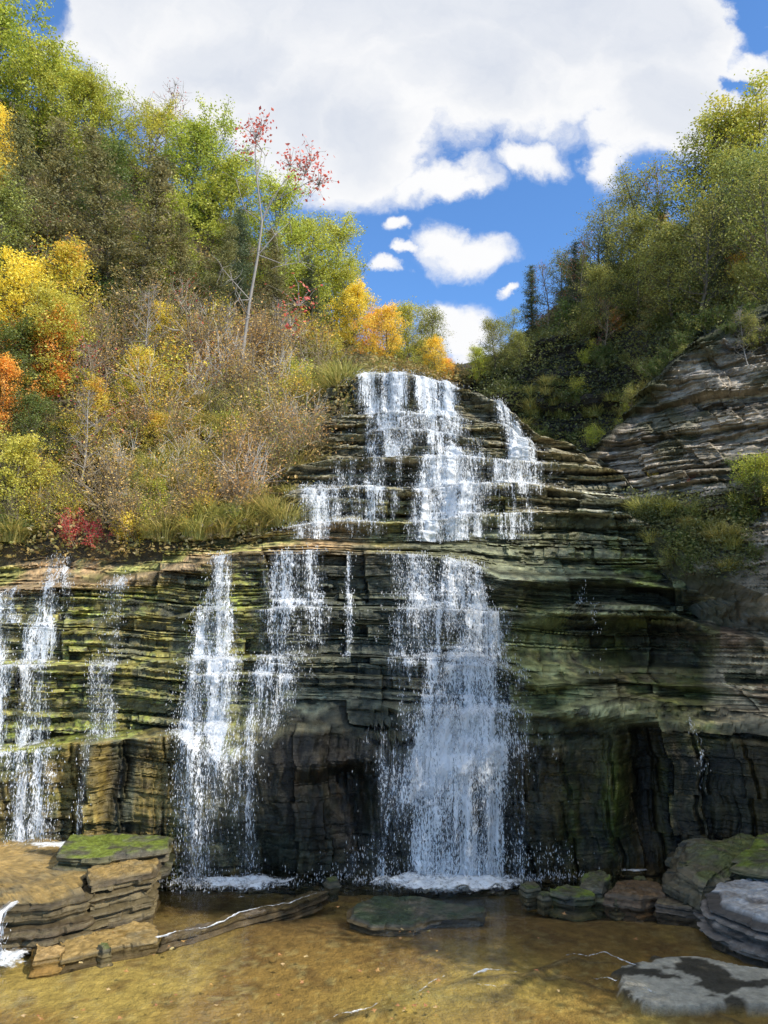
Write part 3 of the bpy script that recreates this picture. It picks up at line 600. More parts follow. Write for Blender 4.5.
# ------------------------------------------------------------------ falling water
def cliff_sample(px, t):
    ic = np.interp(px, PXC, np.arange(len(PXC))); ir = np.interp(t, T, np.arange(len(T)))
    c0 = np.clip(ic.astype(int), 0, len(PXC)-2); r0 = np.clip(ir.astype(int), 0, len(T)-2); fc = (ic-c0)[..., None]; fr = (ir-r0)[..., None]
    return CL[r0, c0]*(1-fr)*(1-fc)+CL[r0, c0+1]*(1-fr)*fc+CL[r0+1, c0]*fr*(1-fc)+CL[r0+1, c0+1]*fr*fc
def cascade(keys, label, seed=0, layers=2, drops=1200, name='waterfall', free=.05):
    if seed >= 14: keys = [(a_, b_-7, c_+7, d_+.2) for a_, b_, c_, d_ in keys]
    """keys: (t, px left, px right, density) from top to bottom; the sheet runs down the rock and drops free below each lip"""
    keys = np.array(keys, float); th, tl = keys[0, 0], keys[-1, 0]
    tk = T[(T <= th)&(T >= tl)][::-1]; nr = len(tk); K = keys[::-1]
    xl = np.interp(tk, K[:, 0], K[:, 1]); xr = np.interp(tk, K[:, 0], K[:, 2]); dn = np.interp(tk, K[:, 0], K[:, 3])
    nc = int(max(6, (xr-xl).max()/1.6)); u = np.linspace(-.14, 1.14, nc)
    Vs, Fs, Ws, Ds = [], [], [], []; base = 0
    for ly in range(layers):
        wig = 5*(fbm(tk*2.5, seed, ly, 600, 3)-.5)
        px = xl[:, None]+(xr-xl)[:, None]*u[None]+wig[:, None]
        P = cliff_sample(px, np.broadcast_to(tk[:, None], px.shape))
        Y = P[..., 1]-.04-.05*ly; Z = P[..., 2].copy()
        for r in range(1, nr):                                     # nothing behind what it fell past
            up_ = Y[r-1]-free*np.clip(Z[r-1]-Z[r], 0, .2)*.6
            Y[r] = np.minimum(Y[r]-.0, np.where(Y[r] > up_+.02, up_, Y[r]))
        Z = np.minimum.accumulate(Z, 0)
        Y = Y-(.10+.10*ly)*(fbm(px*.12, tk[:, None]*6, ly, 610+seed, 3))-.02
        X_ = x_at(px, Y, Z)
        P = np.stack([X_, Y, Z], -1)
        sl = np.linalg.norm(np.diff(P, axis=0), axis=-1); dzs = -np.diff(Z, axis=0); run = np.concatenate([np.zeros((1, nc)), np.cumsum(sl, 0)], 0)
        steep = np.concatenate([(dzs/(sl+1e-6))[:1], dzs/(sl+1e-6)], 0)
        # gathers white where it strikes a ledge
        k_ = 5; hit = np.zeros_like(steep)
        for j in range(k_): hit[j:] = np.maximum(hit[j:], (1-steep)[:nr-j if j else nr]*(1-j/k_))
        rag = fbm(tk[:, None]*4+0*u, u[None]*0, ly, 620+seed, 3)*.22
        ed = ss(-.12, .20+rag, u)[:]*ss(1.12, .80-rag, u)
        lane = .6*fbm(px*.10, tk[:, None]*.35, ly*3, 630+seed, 3)+.4*fbm(px*.05, run*.9, ly*3, 640+seed, 3)
        D = dn[:, None]*.9+2.3*(lane-.5)-.10*(seed > 2)*(seed < 14)+.42*hit*ss(.35, .6, fbm(px*.12, tk[:, None]*2, 7, 650+seed, 2))-(1-ed)*1.1-.14
        endf = ss(0, 5, np.arange(nr))[:, None]; D = D-(1-endf)*.35
        Vs.append(P.reshape(-1, 3)); Fs.append(gidx(nr, nc)+base); base += nr*nc
        Ws.append(np.stack([P[..., 0], -run+seed*3.7, P[..., 0]*0+ly*9+seed], -1).reshape(-1, 3)); Ds.append(D.ravel())
    # flying drops
    r = np.random.default_rng(900+seed); drops = int(drops*.75)
    if drops:
        splash = int(drops*.12)*(tl < .35)
        W_ = (D*1.2+.1).clip(.02, 1.2)**1.5; W_ = W_*(np.concatenate([sl[:1], sl], 0)); pr = (W_/W_.sum()).ravel()
        pick = r.choice(pr.size, drops, p=pr); c0 = P.reshape(-1, 3)[pick]+r.normal(0, 1, (drops, 3))*[.07, .07, .06]; c0[:, 1] -= np.abs(r.normal(0, .13, drops)); c0[:splash] = P[-1][r.integers(0, nc, splash)]+np.abs(r.normal(0, 1, (splash, 3)))*[0, 0, .22]+r.normal(0, 1, (splash, 3))*[.25, .15, 0]-[0, .25, 0]; c0[:, 2] = np.maximum(c0[:, 2], .03)
        L = r.uniform(.012, .06, drops); w = r.uniform(.004, .011, drops); a = r.uniform(0, 6.28, drops)
        ex = np.stack([np.cos(a), np.sin(a), 0*a], 1)*w[:, None]; ey = np.stack([-np.sin(a), np.cos(a), 0*a], 1)*w[:, None]; ez = np.stack([r.normal(0, .1, drops), r.normal(0, .1, drops), np.ones(drops)], 1)*L[:, None]
        V = np.stack([c0+ez, c0+ex, c0+ey, c0-ex, c0-ey, c0-ez*.7], 1).reshape(-1, 3); o6 = (np.arange(drops)*6)[:, None, None]+base
        q = np.array([[0, 1, 2, 2], [0, 2, 3, 3], [0, 3, 4, 4], [0, 4, 1, 1], [5, 2, 1, 1], [5, 3, 2, 2], [5, 4, 3, 3], [5, 1, 4, 4]])
        tri = (q[None]+o6).reshape(-1, 4)[:, :3]
        me2 = (V, tri-base)
    V_ = np.concatenate(Vs); F_ = np.concatenate(Fs)
    # quads to triangles so that drops can share the mesh
    F3 = np.concatenate([F_[:, [0, 1, 2]], F_[:, [0, 2, 3]]])
    W2, D2 = np.concatenate(Ws), np.concatenate(Ds)
    if drops:
        V_ = np.concatenate([V_, V]); F3 = np.concatenate([F3, tri]); W2 = np.concatenate([W2, V]); D2 = np.concatenate([D2, np.full(len(V), 6.)])
    me = mesh_np(name, V_, F3, M_FALL, None, {'wuv': W2, 'dens': D2}, True)
    return props(link(name, me), label, 'waterfall')
cascade([(7.1, 376, 480, .74), (5, 374, 492, .82), (3, 374, 520, .86), (1.5, 378, 532, .84), (1, 368, 542, 1.05), (.6, 352, 548, .9), (.4, 346, 550, .88), (.16, 342, 552, .95)], 'broad white main cascade dropping from the centre lip into the pool', 1, 2, 7500)
cascade([(7.15, 444, 488, .8), (6, 456, 498, 1.15), (5, 450, 508, 1.15), (3, 436, 522, 1.0), (2, 420, 532, 1.0), (1.5, 392, 538, 1.3), (1.0, 380, 540, 1.3), (.85, 376, 540, .62), (.3, 372, 540, .42)], 'dense white right strand of the main cascade widening over its hump', 2, 2, 4500)
cascade([(7.2, 202, 240, .85), (6, 198, 240, 1.0), (5, 192, 242, 1.0), (4, 184, 242, 1.05), (3, 176, 243, 1.1), (2, 168, 242, 1.0), (1, 162, 240, .95), (.6, 164, 234, .75), (.15, 162, 234, .8)], 'tall sunlit white cascade over the mossy ledges left of centre', 3, 3, 4000)
cascade([(7.1, 256, 334, .72), (6, 254, 338, .84), (5, 252, 338, .84), (4, 252, 332, .82), (3, 246, 324, .74), (2, 236, 312, .8), (1.2, 214, 288, .85), (.6, 206, 270, .7), (.15, 206, 280, .6)], 'wide lacy cascade between the tall sunlit one and the main one', 4, 2, 2500)
cascade([(7.1, 343, 354, .8), (6, 343, 354, .85), (4, 342, 352, .75), (3, 340, 353, .5)], 'thin single thread of water left of the main cascade', 5, 1, 250)
cascade([(7.2, 100, 134, .85), (6, 96, 132, .95), (5, 94, 130, .9), (4, 90, 124, .95), (3, 86, 120, .9), (2, 80, 122, .95), (1.4, 80, 122, .7)], 'narrow white cascade down the mossy ledges on the left', 6, 2, 900)
cascade([(8.3, 48, 76, .7), (7.2, 36, 80, .85), (6, 22, 78, .95), (5, 18, 72, .85), (4, 12, 60, .85), (3, 12, 52, .9), (2, 6, 56, .95), (1.4, 4, 60, .7)], 'stepped lacy cascade near the left edge of the mossy ledges', 7, 2, 900)
cascade([(7.2, -30, 30, .85), (6, -40, 32, .85), (5, -40, 20, .8), (3, -40, 18, .75), (1.4, -40, 16, .7)], 'ragged cascade cut by the left edge of the view', 8, 2, 500)
cascade([(1.3, -24, 72, .8), (1, -16, 72, .85), (.5, -16, 70, .84), (.25, -16, 70, .8)], 'row of fine threads falling down the golden left wall', 9, 2, 1200)
cascade([(1.3, 80, 94, .66), (1, 82, 92, .8), (.6, 76, 86, .8), (.3, 74, 84, .6)], 'single thread falling down the golden wall beside the dark cleft', 10, 1, 120)
cascade([(7, 577, 584, .8), (6.2, 577, 585, .75), (5.6, 576, 586, .55)], 'short thread of water on the dark rock right of the main cascade', 11, 1, 60)
cascade([(5.2, 590, 604, .6), (4.2, 592, 603, .6), (4, 592, 603, .5)], 'faint double thread below the mossy arch on the right', 12, 1, 60)
cascade([(2, 683, 690, .55), (1.3, 688, 697, .75), (1, 696, 703, .6), (.3, 698, 705, .45)], 'faint thread running down the far right dark wall', 13, 1, 60)
# upper tiers
cascade([(19.3, 352, 410, .7), (19, 352, 408, 1.0), (18.3, 355, 410, .95), (18, 356, 412, .85)], 'topmost white fall tumbling from the left of the crest', 14, 2, 900)
cascade([(19.3, 408, 455, .6), (19, 410, 456, .85), (18.3, 414, 460, .85), (18, 414, 460, .75)], 'topmost fall right of the first one on the crest', 15, 2, 700)
cascade([(19.1, 496, 508, .9), (18.2, 500, 520, .95), (17, 503, 528, .95), (15, 508, 534, 1.0), (14, 510, 538, .9)], 'slanting white fall at the right end of the crest', 16, 2, 500)
cascade([(18, 356, 465, .75), (17, 356, 462, .85), (16, 358, 462, .8), (15, 360, 420, .7), (14, 362, 415, .6)], 'wide short fall spilling over the second ledge from the top', 17, 2, 900)
cascade([(17.5, 405, 478, .5), (15.2, 405, 480, .55), (14, 415, 505, .6), (13, 425, 540, .62), (12, 416, 545, .6)], 'low trickling fall under the third ledge of the upper tiers', 18, 2, 500)
cascade([(13.1, 418, 478, .8), (12, 416, 475, .95), (11, 416, 490, .9), (10, 414, 480, .95), (9, 412, 478, .95), (8.2, 410, 470, .85)], 'bright stepped fall in the middle of the upper tiers', 19, 3, 1800)
cascade([(12.4, 298, 342, .62), (11, 294, 344, .7), (10, 290, 342, .78), (9, 286, 338, .75), (8.2, 286, 334, .65)], 'lacy fall below the grasses at the left of the upper tiers', 20, 2, 800)
cascade([(13.1, 335, 415, .5), (12, 335, 415, .58), (11, 340, 412, .66), (10, 340, 405, .62), (9, 340, 400, .6), (8.3, 345, 400, .45)], 'sparse threads on the ledges left of the stepped fall', 21, 2, 400)
cascade([(13.1, 485, 556, .66), (12.3, 488, 556, .66), (11.5, 490, 552, .6), (10.6, 495, 545, .5)], 'fine threads under the dark overhang of the upper tiers', 22, 1, 250)
cascade([(11.1, 465, 525, .58), (10, 465, 535, .66), (9, 468, 532, .74), (8.3, 470, 528, .7)], 'trickles over the rounded ledge right of the stepped fall', 23, 1, 300)

def spill(px, py, ztop, w0, w1, label, seed):
    r = np.random.default_rng(seed); g0 = ground(px, py, ztop); nr, nc = 60, 16; t = np.linspace(0, 1, nr)[:, None]; u = np.linspace(-1, 1, nc)[None]
    z = ztop*(1-ss(.12, 1, t)**.8*1.0)+0*u+.02; drop = (ztop-z).clip(0); y = g0[1]+.18-.5*ss(0, .16, t)-.16*np.sqrt(drop)+.03*np.sin(u*5); x = g0[0]+u*(w0+(w1-w0)*t)
    P = np.stack([x+0*t, y, z], -1); D = (.95-.5*np.abs(u)**2+0*t)
    V = P.reshape(-1, 3); q = gidx(nr, nc); F3 = np.concatenate([q[:, [0, 1, 2]], q[:, [0, 2, 3]]]); W = np.stack([P[..., 0], -t*ztop+0*u, 0*P[..., 0]+seed], -1).reshape(-1, 3)
    n = 260; c0 = V[r.integers(len(V)//3, len(V), n)]+r.normal(0, .05, (n, 3)); k = n//3; c0[:k] = [g0[0], y.min()-.05, .03]+np.abs(r.normal(0, 1, (k, 3)))*[0, 0, .1]+r.normal(0, .2, (k, 3))*[1, .6, 0]
    a = r.normal(0, .012, (n, 3, 3)); a[:, 0, 2] += .03; V = np.concatenate([V, (c0[:, None]+a).reshape(-1, 3)]); F3 = np.concatenate([F3, np.arange(n*3).reshape(n, 3)+nr*nc])
    props(link('waterfall', mesh_np('waterfall', V, F3, M_FALL, None, {'wuv': np.concatenate([W, np.zeros((n*3, 3))]), 'dens': np.concatenate([D.ravel(), np.full(n*3, 6.)])}, True)), label, 'waterfall')
spill(10, 906, .80, .10, .20, 'little spill of white water off the front edge of the left platform', 41)
SHADE = [('green', 12.5, 10.5, 15, 'tall maple on the near right bank opposite the pool'), ('green', 12.8, 13.8, 14, 'tall maple on the right bank opposite the main cascade'), ('green', 15, 16.3, 14, 'maple at the far end of the near right bank'), ('olive', 17, 12, 16, 'olive tree high on the near right bank'), ('olive', 18, 15.5, 15, 'olive tree behind the far maples of the near right bank'), ('dkgreen', 11.6, 9.4, 10, 'dark leafy tree at the water side of the near right bank'), ('dkgreen', 11.8, 12.6, 10, 'dark leafy tree on the water side opposite the main cascade'), ('dkgreen', 14, 7.2, 8, 'short dark tree on the near right bank')]
# ------------------------------------------------------------------ plants
class Tubes:
    def __init__(s): s.V = []; s.F = []; s.n = 0
    def add(s, P, r, k=5):
        P = np.asarray(P, float); n = len(P); r = np.broadcast_to(r, n)
        tg = np.gradient(P, axis=0); tg /= np.linalg.norm(tg, axis=1, keepdims=True)+1e-9
        ref = np.array([1., 0, 0]) if abs(tg[0, 0]) < .8 else np.array([0, 1., 0])
        a = np.cross(tg, ref); a /= np.linalg.norm(a, axis=1, keepdims=True)+1e-9; b = np.cross(tg, a)
        th = np.arange(k)/k*2*np.pi
        V = P[:, None]+r[:, None, None]*(np.cos(th)[None, :, None]*a[:, None]+np.sin(th)[None, :, None]*b[:, None])
        i = np.arange(n*k).reshape(n, k); j = np.roll(i, -1, 1)
        s.V.append(V.reshape(-1, 3)); s.F.append(np.stack([i[:-1], j[:-1], j[1:], i[1:]], -1).reshape(-1, 4)+s.n); s.n += n*k
    def mesh(s, name, mat): return mesh_np(name, np.concatenate(s.V), np.concatenate(s.F), mat, smooth=True)
def leaves(name, C, size, cols, r, flat=.3, ratio=.6):
    """diamond leaves at C (n,3), per-leaf size (n,), colour (n,3)"""
    n = len(C); size = np.broadcast_to(size, n)[:, None]
    d = r.normal(0, 1, (n, 3))*[1, 1, .55]; d[:, 2] -= .25; d /= np.linalg.norm(d, axis=1, keepdims=True)
    u = r.normal(0, 1, (n, 3)); u[:, 2] += flat*4; w_ = np.cross(d, u); w_ /= np.linalg.norm(w_, axis=1, keepdims=True)+1e-9
    nn = np.cross(d, w_)
    V = np.stack([C-d*size*.5, C+w_*size*ratio*.5+nn*size*.08, C+d*size*.5, C-w_*size*ratio*.5+nn*size*.08], 1).reshape(-1, 3)
    Fa = np.arange(n*4).reshape(n, 4)
    return mesh_np(name, V, Fa, M_LEAF, np.repeat(cols, 4, 0))
def curve(p, d, L, r, n=6, wob=.12, up=0., ):
    pts = [p]; d = d/np.linalg.norm(d)
    for i in range(n):
        d = d+r.normal(0, wob, 3)+np.array([0, 0, up]); d /= np.linalg.norm(d); pts.append(pts[-1]+d*L/n)
    return np.array(pts), d
def ramp(cols, t):
    cols = np.array(cols, float); k = np.clip(t, 0, .9999)*(len(cols)-1); i = k.astype(int); f = (k-i)[:, None]
    return cols[i]*(1-f)+cols[np.minimum(i+1, len(cols)-1)]*f
def broadleaf(seed, H=9, rad=3., n_leaf=11000, cols=None, size=.16, start=.12, bark=None, lean=0, sparse=.23, nb=34, trunk=.13, dropout=0.):
    r = np.random.default_rng(seed); tb = Tubes()
    tp, _ = curve(np.zeros(3), np.array([lean, 0, 1.]), H*.92, r, 12, .07, .05)
    tb.add(tp, np.linspace(trunk, .02, 13), 7); tips = []
    for i in range(nb):
        t = start+(1-start)*(i+r.random())/nb; p = tp[min(12, int(t*12))]
        prof = math.sin(math.pi*min(1, .18+.82*(1-t)**.8)) if t > .3 else .7
        prof = max(.25, (1-((t-.5)/.62)**2))
        L = rad*prof*r.uniform(.75, 1.2); a = i*2.4+r.uniform(-.4, .4); e = .25+.75*t+r.uniform(-.2, .2)
        bp, bd = curve(p, np.array([math.cos(a)*math.cos(e), math.sin(a)*math.cos(e), math.sin(e)]), L, r, 6, .13, .04)
        if r.random() < dropout: tb.add(bp, np.linspace(.035, .008, 7), 4); continue
        tb.add(bp, np.linspace(.05*(1.2-t), .01, 7), 4)
        for j in range(9):
            q = bp[min(6, 1+int(r.random()**.7*6))]; dd = bd*.5+r.normal(0, .6, 3); tw, _ = curve(q, dd, L*r.uniform(.22, .42)+.25, r, 3, .2, .05)
            tb.add(tw, np.linspace(.014, .005, 4), 3); tips.append(tw[1:])
    tips = np.concatenate(tips); w = r.random(len(tips))**2.6+.05
    idx = r.choice(len(tips), n_leaf, p=w/w.sum())
    C = tips[idx]+r.normal(0, 1, (n_leaf, 3))*sparse*[1, 1, .72]
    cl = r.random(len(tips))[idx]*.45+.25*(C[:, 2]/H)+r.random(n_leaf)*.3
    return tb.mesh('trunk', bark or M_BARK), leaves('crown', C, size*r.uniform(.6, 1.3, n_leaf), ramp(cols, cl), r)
def cedar(seed, H=10, rad=1.7, n_leaf=15000, cols=None, size=.17, gap=.15, bark=None):
    r = np.random.default_rng(seed); tb = Tubes(); tp, _ = curve(np.zeros(3), np.array([0, 0, 1.]), H, r, 12, .03, .04)
    tb.add(tp, np.linspace(.14, .015, 13), 6); C = []; K = []; nb = 95
    for i in range(nb):
        t = .1+.9*i/nb; p = tp[int(t*12)]*(1-(t*12 % 1))+tp[min(12, int(t*12)+1)]*(t*12 % 1); L = rad*(1.05-t)**.75*r.uniform(.5, 1.25)+.12; a = i*2.4+r.uniform(-.5, .5)
        e = r.uniform(-.15, .35)
        bp, bd = curve(p, np.array([math.cos(a)*math.cos(e), math.sin(a)*math.cos(e), math.sin(e)]), L, r, 5, .1, .03); tb.add(bp, np.linspace(.028, .006, 6), 3)
        if r.random() < gap: continue
        m = int(n_leaf/nb*(.3+L/rad)); u = r.random(m)**.6; q = bp[(u*4.99).astype(int)]; sd_ = .08+.20*u[:, None]
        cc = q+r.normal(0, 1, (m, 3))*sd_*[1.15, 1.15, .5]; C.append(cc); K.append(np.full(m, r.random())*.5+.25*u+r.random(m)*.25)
    C = np.concatenate(C); K = np.concatenate(K)
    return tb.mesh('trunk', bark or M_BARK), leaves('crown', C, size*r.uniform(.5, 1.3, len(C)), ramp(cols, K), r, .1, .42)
def shrub(seed, H=2.2, rad=1.2, n_leaf=2200, cols=None, size=.09, stems=26, twig=M_TWIG, spread=.5, k=9):
    """many thin stems from the root, branching, with small leaves along them"""
    r = np.random.default_rng(seed); tb = Tubes(); pts = []
    for i in range(stems):
        a = r.uniform(0, 6.28); e = r.normal(0, spread)
        bp, bd = curve(np.array([r.normal(0, .12*rad), r.normal(0, .12*rad), 0]), np.array([math.cos(a)*math.sin(abs(e)), math.sin(a)*math.sin(abs(e)), math.cos(e)]), H*r.uniform(.6, 1.1), r, 6, .12, .02)
        tb.add(bp, np.linspace(.018, .005, 7), 3); pts.append(bp[2:])
        for j in range(k):
            q = bp[1+int(r.random()*5)]; tw, _ = curve(q, bd+r.normal(0, .6, 3), H*r.uniform(.12, .35), r, 3, .2, .03); tb.add(tw, np.linspace(.009, .004, 4), 3); pts.append(tw[1:])
    pts = np.concatenate(pts); idx = r.integers(0, len(pts), n_leaf); C = pts[idx]+r.normal(0, .10*H/2.2, (n_leaf, 3))
    return tb.mesh('stems', twig), leaves('foliage', C, size*r.uniform(.6, 1.4, n_leaf), ramp(cols, r.random(len(pts))[idx]*.6+.4*r.random(n_leaf)), r)
def tuft(seed, H=1.1, n=420, rad=.35, cols=None, droop=.5):
    r = np.random.default_rng(seed); a = r.uniform(0, 6.28, n); R0 = rad*np.sqrt(r.random(n)); b = np.stack([np.cos(a)*R0, np.sin(a)*R0, 0*a-.08], 1)
    out_ = np.stack([np.cos(a), np.sin(a), 0*a], 1)+r.normal(0, .35, (n, 3))*[1, 1, 0]; L = H*r.uniform(.5, 1.15, n)[:, None]; dr = droop*r.uniform(.3, 1.3, n)[:, None]
    side = np.stack([-out_[:, 1], out_[:, 0], 0*a], 1); side /= np.linalg.norm(side, axis=1, keepdims=True); w_ = r.uniform(.008, .018, n)[:, None]
    rows = []
    for t, ww in ((0, 1), (.4, .9), (.75, .6), (1, .1)):
        c0 = b+out_*L*dr*t**1.8*.8+np.array([0, 0, 1.])*L*(t-dr*.55*t**2.6); rows += [c0-side*w_*ww, c0+side*w_*ww]
    V = np.stack(rows, 1).reshape(-1, 3); q = np.array([[0, 1, 3, 2], [2, 3, 5, 4], [4, 5, 7, 6]]); Fa = (q[None]+(np.arange(n)*8)[:, None, None]).reshape(-1, 4)
    return mesh_np('grass_tuft', V, Fa, M_LEAF, np.repeat(ramp(cols, r.random(n)), 8, 0))
GREEN = [(.08, .115, .012), (.19, .22, .02), (.33, .34, .035), (.44, .41, .05)]
M_GREY = bark_material('grey_bark', (.16, .14, .12), (.48, .44, .39))
GREEN2 = [(.035, .065, .012), (.075, .11, .018), (.14, .17, .03)]
LIME = [(.16, .19, .02), (.32, .33, .035), (.50, .46, .06)]
YEL = [(.26, .22, .02), (.55, .42, .03), (.70, .52, .05)]
ORA = [(.40, .18, .02), (.60, .28, .03), (.64, .42, .04)]
MIX = [(.16, .19, .02), (.42, .36, .03), (.55, .28, .03)]
CED = [(.04, .045, .014), (.095, .095, .03), (.18, .165, .05), (.24, .20, .07)]
CEDG = [(.03, .045, .02), (.06, .08, .035), (.12, .14, .06)]
OLV = [(.055, .065, .015), (.12, .135, .03), (.22, .23, .045), (.34, .30, .06)]
BRN = [(.16, .11, .03), (.34, .23, .07), (.50, .31, .08), (.44, .38, .09)]
RED = [(.25, .03, .02), (.42, .08, .04)]
GRS = [(.14, .14, .03), (.30, .27, .07), (.42, .35, .12)]
GRG = [(.11, .12, .03), (.26, .25, .06), (.40, .35, .12)]
KIND = {
 'green': [broadleaf(11, 9, 3.1, 13000, GREEN, .17), broadleaf(12, 9, 2.8, 12000, GREEN, .17, lean=.12), broadleaf(13, 9, 3.3, 12000, LIME, .16)],
 'dkgreen': [broadleaf(14, 9, 2.9, 12000, GREEN2, .16)],
 'open': [broadleaf(15, 9, 2.7, 4200, OLV, .15, sparse=.26, dropout=.15), broadleaf(16, 9, 3., 5000, GREEN, .15, sparse=.28, dropout=.2, bark=M_BARK), broadleaf(17, 9, 2.4, 3600, OLV, .14, sparse=.24, lean=-.15, dropout=.3)],
 'olive': [broadleaf(18, 9, 3.0, 12000, OLV, .15, sparse=.3), broadleaf(19, 9, 2.6, 10000, OLV, .15, sparse=.3)],
 'yellow': [broadleaf(21, 8, 2.7, 10000, YEL, .17), broadleaf(22, 8, 2.4, 9000, MIX, .16)],
 'orange': [broadleaf(23, 8, 2.5, 9000, ORA, .16)],
 'lime': [broadleaf(24, 7, 2.5, 10000, LIME, .15)],
 'cedar': [cedar(31, 10, 1.9, 15000, CED), cedar(32, 10, 1.6, 14000, CED, gap=.25), cedar(33, 10, 2.3, 15000, CED, gap=.2)],
 'cedarg': [cedar(34, 10, 1.9, 15000, CEDG, gap=.2), cedar(35, 10, 2.4, 14000, CEDG, gap=.3)],
 'bare': [broadleaf(41, 9, 2.2, 250, RED, .14, bark=M_TWIG, nb=26, trunk=.08), broadleaf(42, 9, 1.6, 120, BRN, .12, bark=M_GREY, nb=26, trunk=.09, start=.35)],
 'brush': [shrub(51, 2.4, 1.3, 1500, BRN, .075, stems=34), shrub(52, 2.4, 1.2, 1800, OLV, .075, stems=30), shrub(53, 2.4, 1.3, 1300, BRN, .07, twig=M_PALE, stems=26), shrub(54, 2.4, 1.2, 2600, MIX, .085)],
 'bush': [shrub(55, 1.8, 1.2, 4200, OLV, .09), shrub(56, 1.8, 1.3, 4200, GREEN2, .09), shrub(57, 1.8, 1.2, 4500, LIME, .09), shrub(58, 1.8, 1.2, 3800, YEL, .09), shrub(59, 1.6, 1.1, 3000, RED, .085)],
 'tuft': [tuft(61, 1.1, 460, .4, GRS, .8), tuft(62, 1.2, 460, .45, GRG, .95), tuft(63, .9, 420, .35, GRS, .8), tuft(64, .9, 380, .35, OLV, .7)],
}
PARTS = {'tuft': None, 'brush': ('stems', 'foliage'), 'bush': ('stems', 'foliage')}
NAME = {'green': 'maple_tree', 'dkgreen': 'broadleaf_tree', 'open': 'thin_tree', 'olive': 'broadleaf_tree', 'yellow': 'maple_tree', 'orange': 'maple_tree', 'lime': 'maple_tree', 'cedar': 'cedar_tree', 'cedarg': 'cedar_tree', 'bare': 'bare_tree', 'brush': 'shrub', 'bush': 'shrub', 'tuft': 'grass_tuft'}
CAT = {'brush': 'shrub', 'bush': 'shrub', 'tuft': 'grass tuft'}
NOM = {'green': 9, 'dkgreen': 9, 'open': 9, 'olive': 9, 'yellow': 8, 'orange': 8, 'lime': 7, 'cedar': 10, 'cedarg': 10, 'bare': 9, 'brush': 2.4, 'bush': 1.8, 'tuft': 1.0}
pr_ = np.random.default_rng(77)
def put(kind, loc, h, label, var=None, group=None, tilt=None, rotz=None, wide=1.0):
    vs = KIND[kind]; v = vs[(pr_.integers(0, len(vs)) if var is None else var) % len(vs)]; s_ = h/NOM[kind]
    rz = pr_.uniform(0, 6.28) if rotz is None else rotz
    if kind == 'tuft': o = link('grass_tuft', v)
    else:
        o = link(NAME[kind], None); pn = PARTS.get(kind, ('trunk', 'crown'))
        for n, me in zip(pn, v): link(n, me, o)
    o.location = [float(q) for q in loc]; o.rotation_euler = (*(tilt or (pr_.normal(0, .03), pr_.normal(0, .03))), rz); o.scale = (s_*wide, s_*wide, s_)
    return props(o, label, CAT.get(kind, 'tree'), group)
def onhill(side, px, py):
    H, hx, hy = HILLS[side]; d = (hx-px)**2+(hy-py)**2; d[:11] += 1e5
    if side != 'c': d[-14:] += 1e5
    i = np.unravel_index(d.argmin(), d.shape); return H[i]
def tree(kind, side, px, py, hpx, label, var=None, group=None, wide=1.0, back=0., **k):
    p = onhill(side, px, py).copy(); Y = p[1]; h = hpx*Y/F*(1.14 if kind not in ('tuft', 'brush', 'bush') else 1)
    p[2] -= .25 if kind != 'tuft' else .0
    return put(kind, p, h, label, var, group, wide=wide, **k)
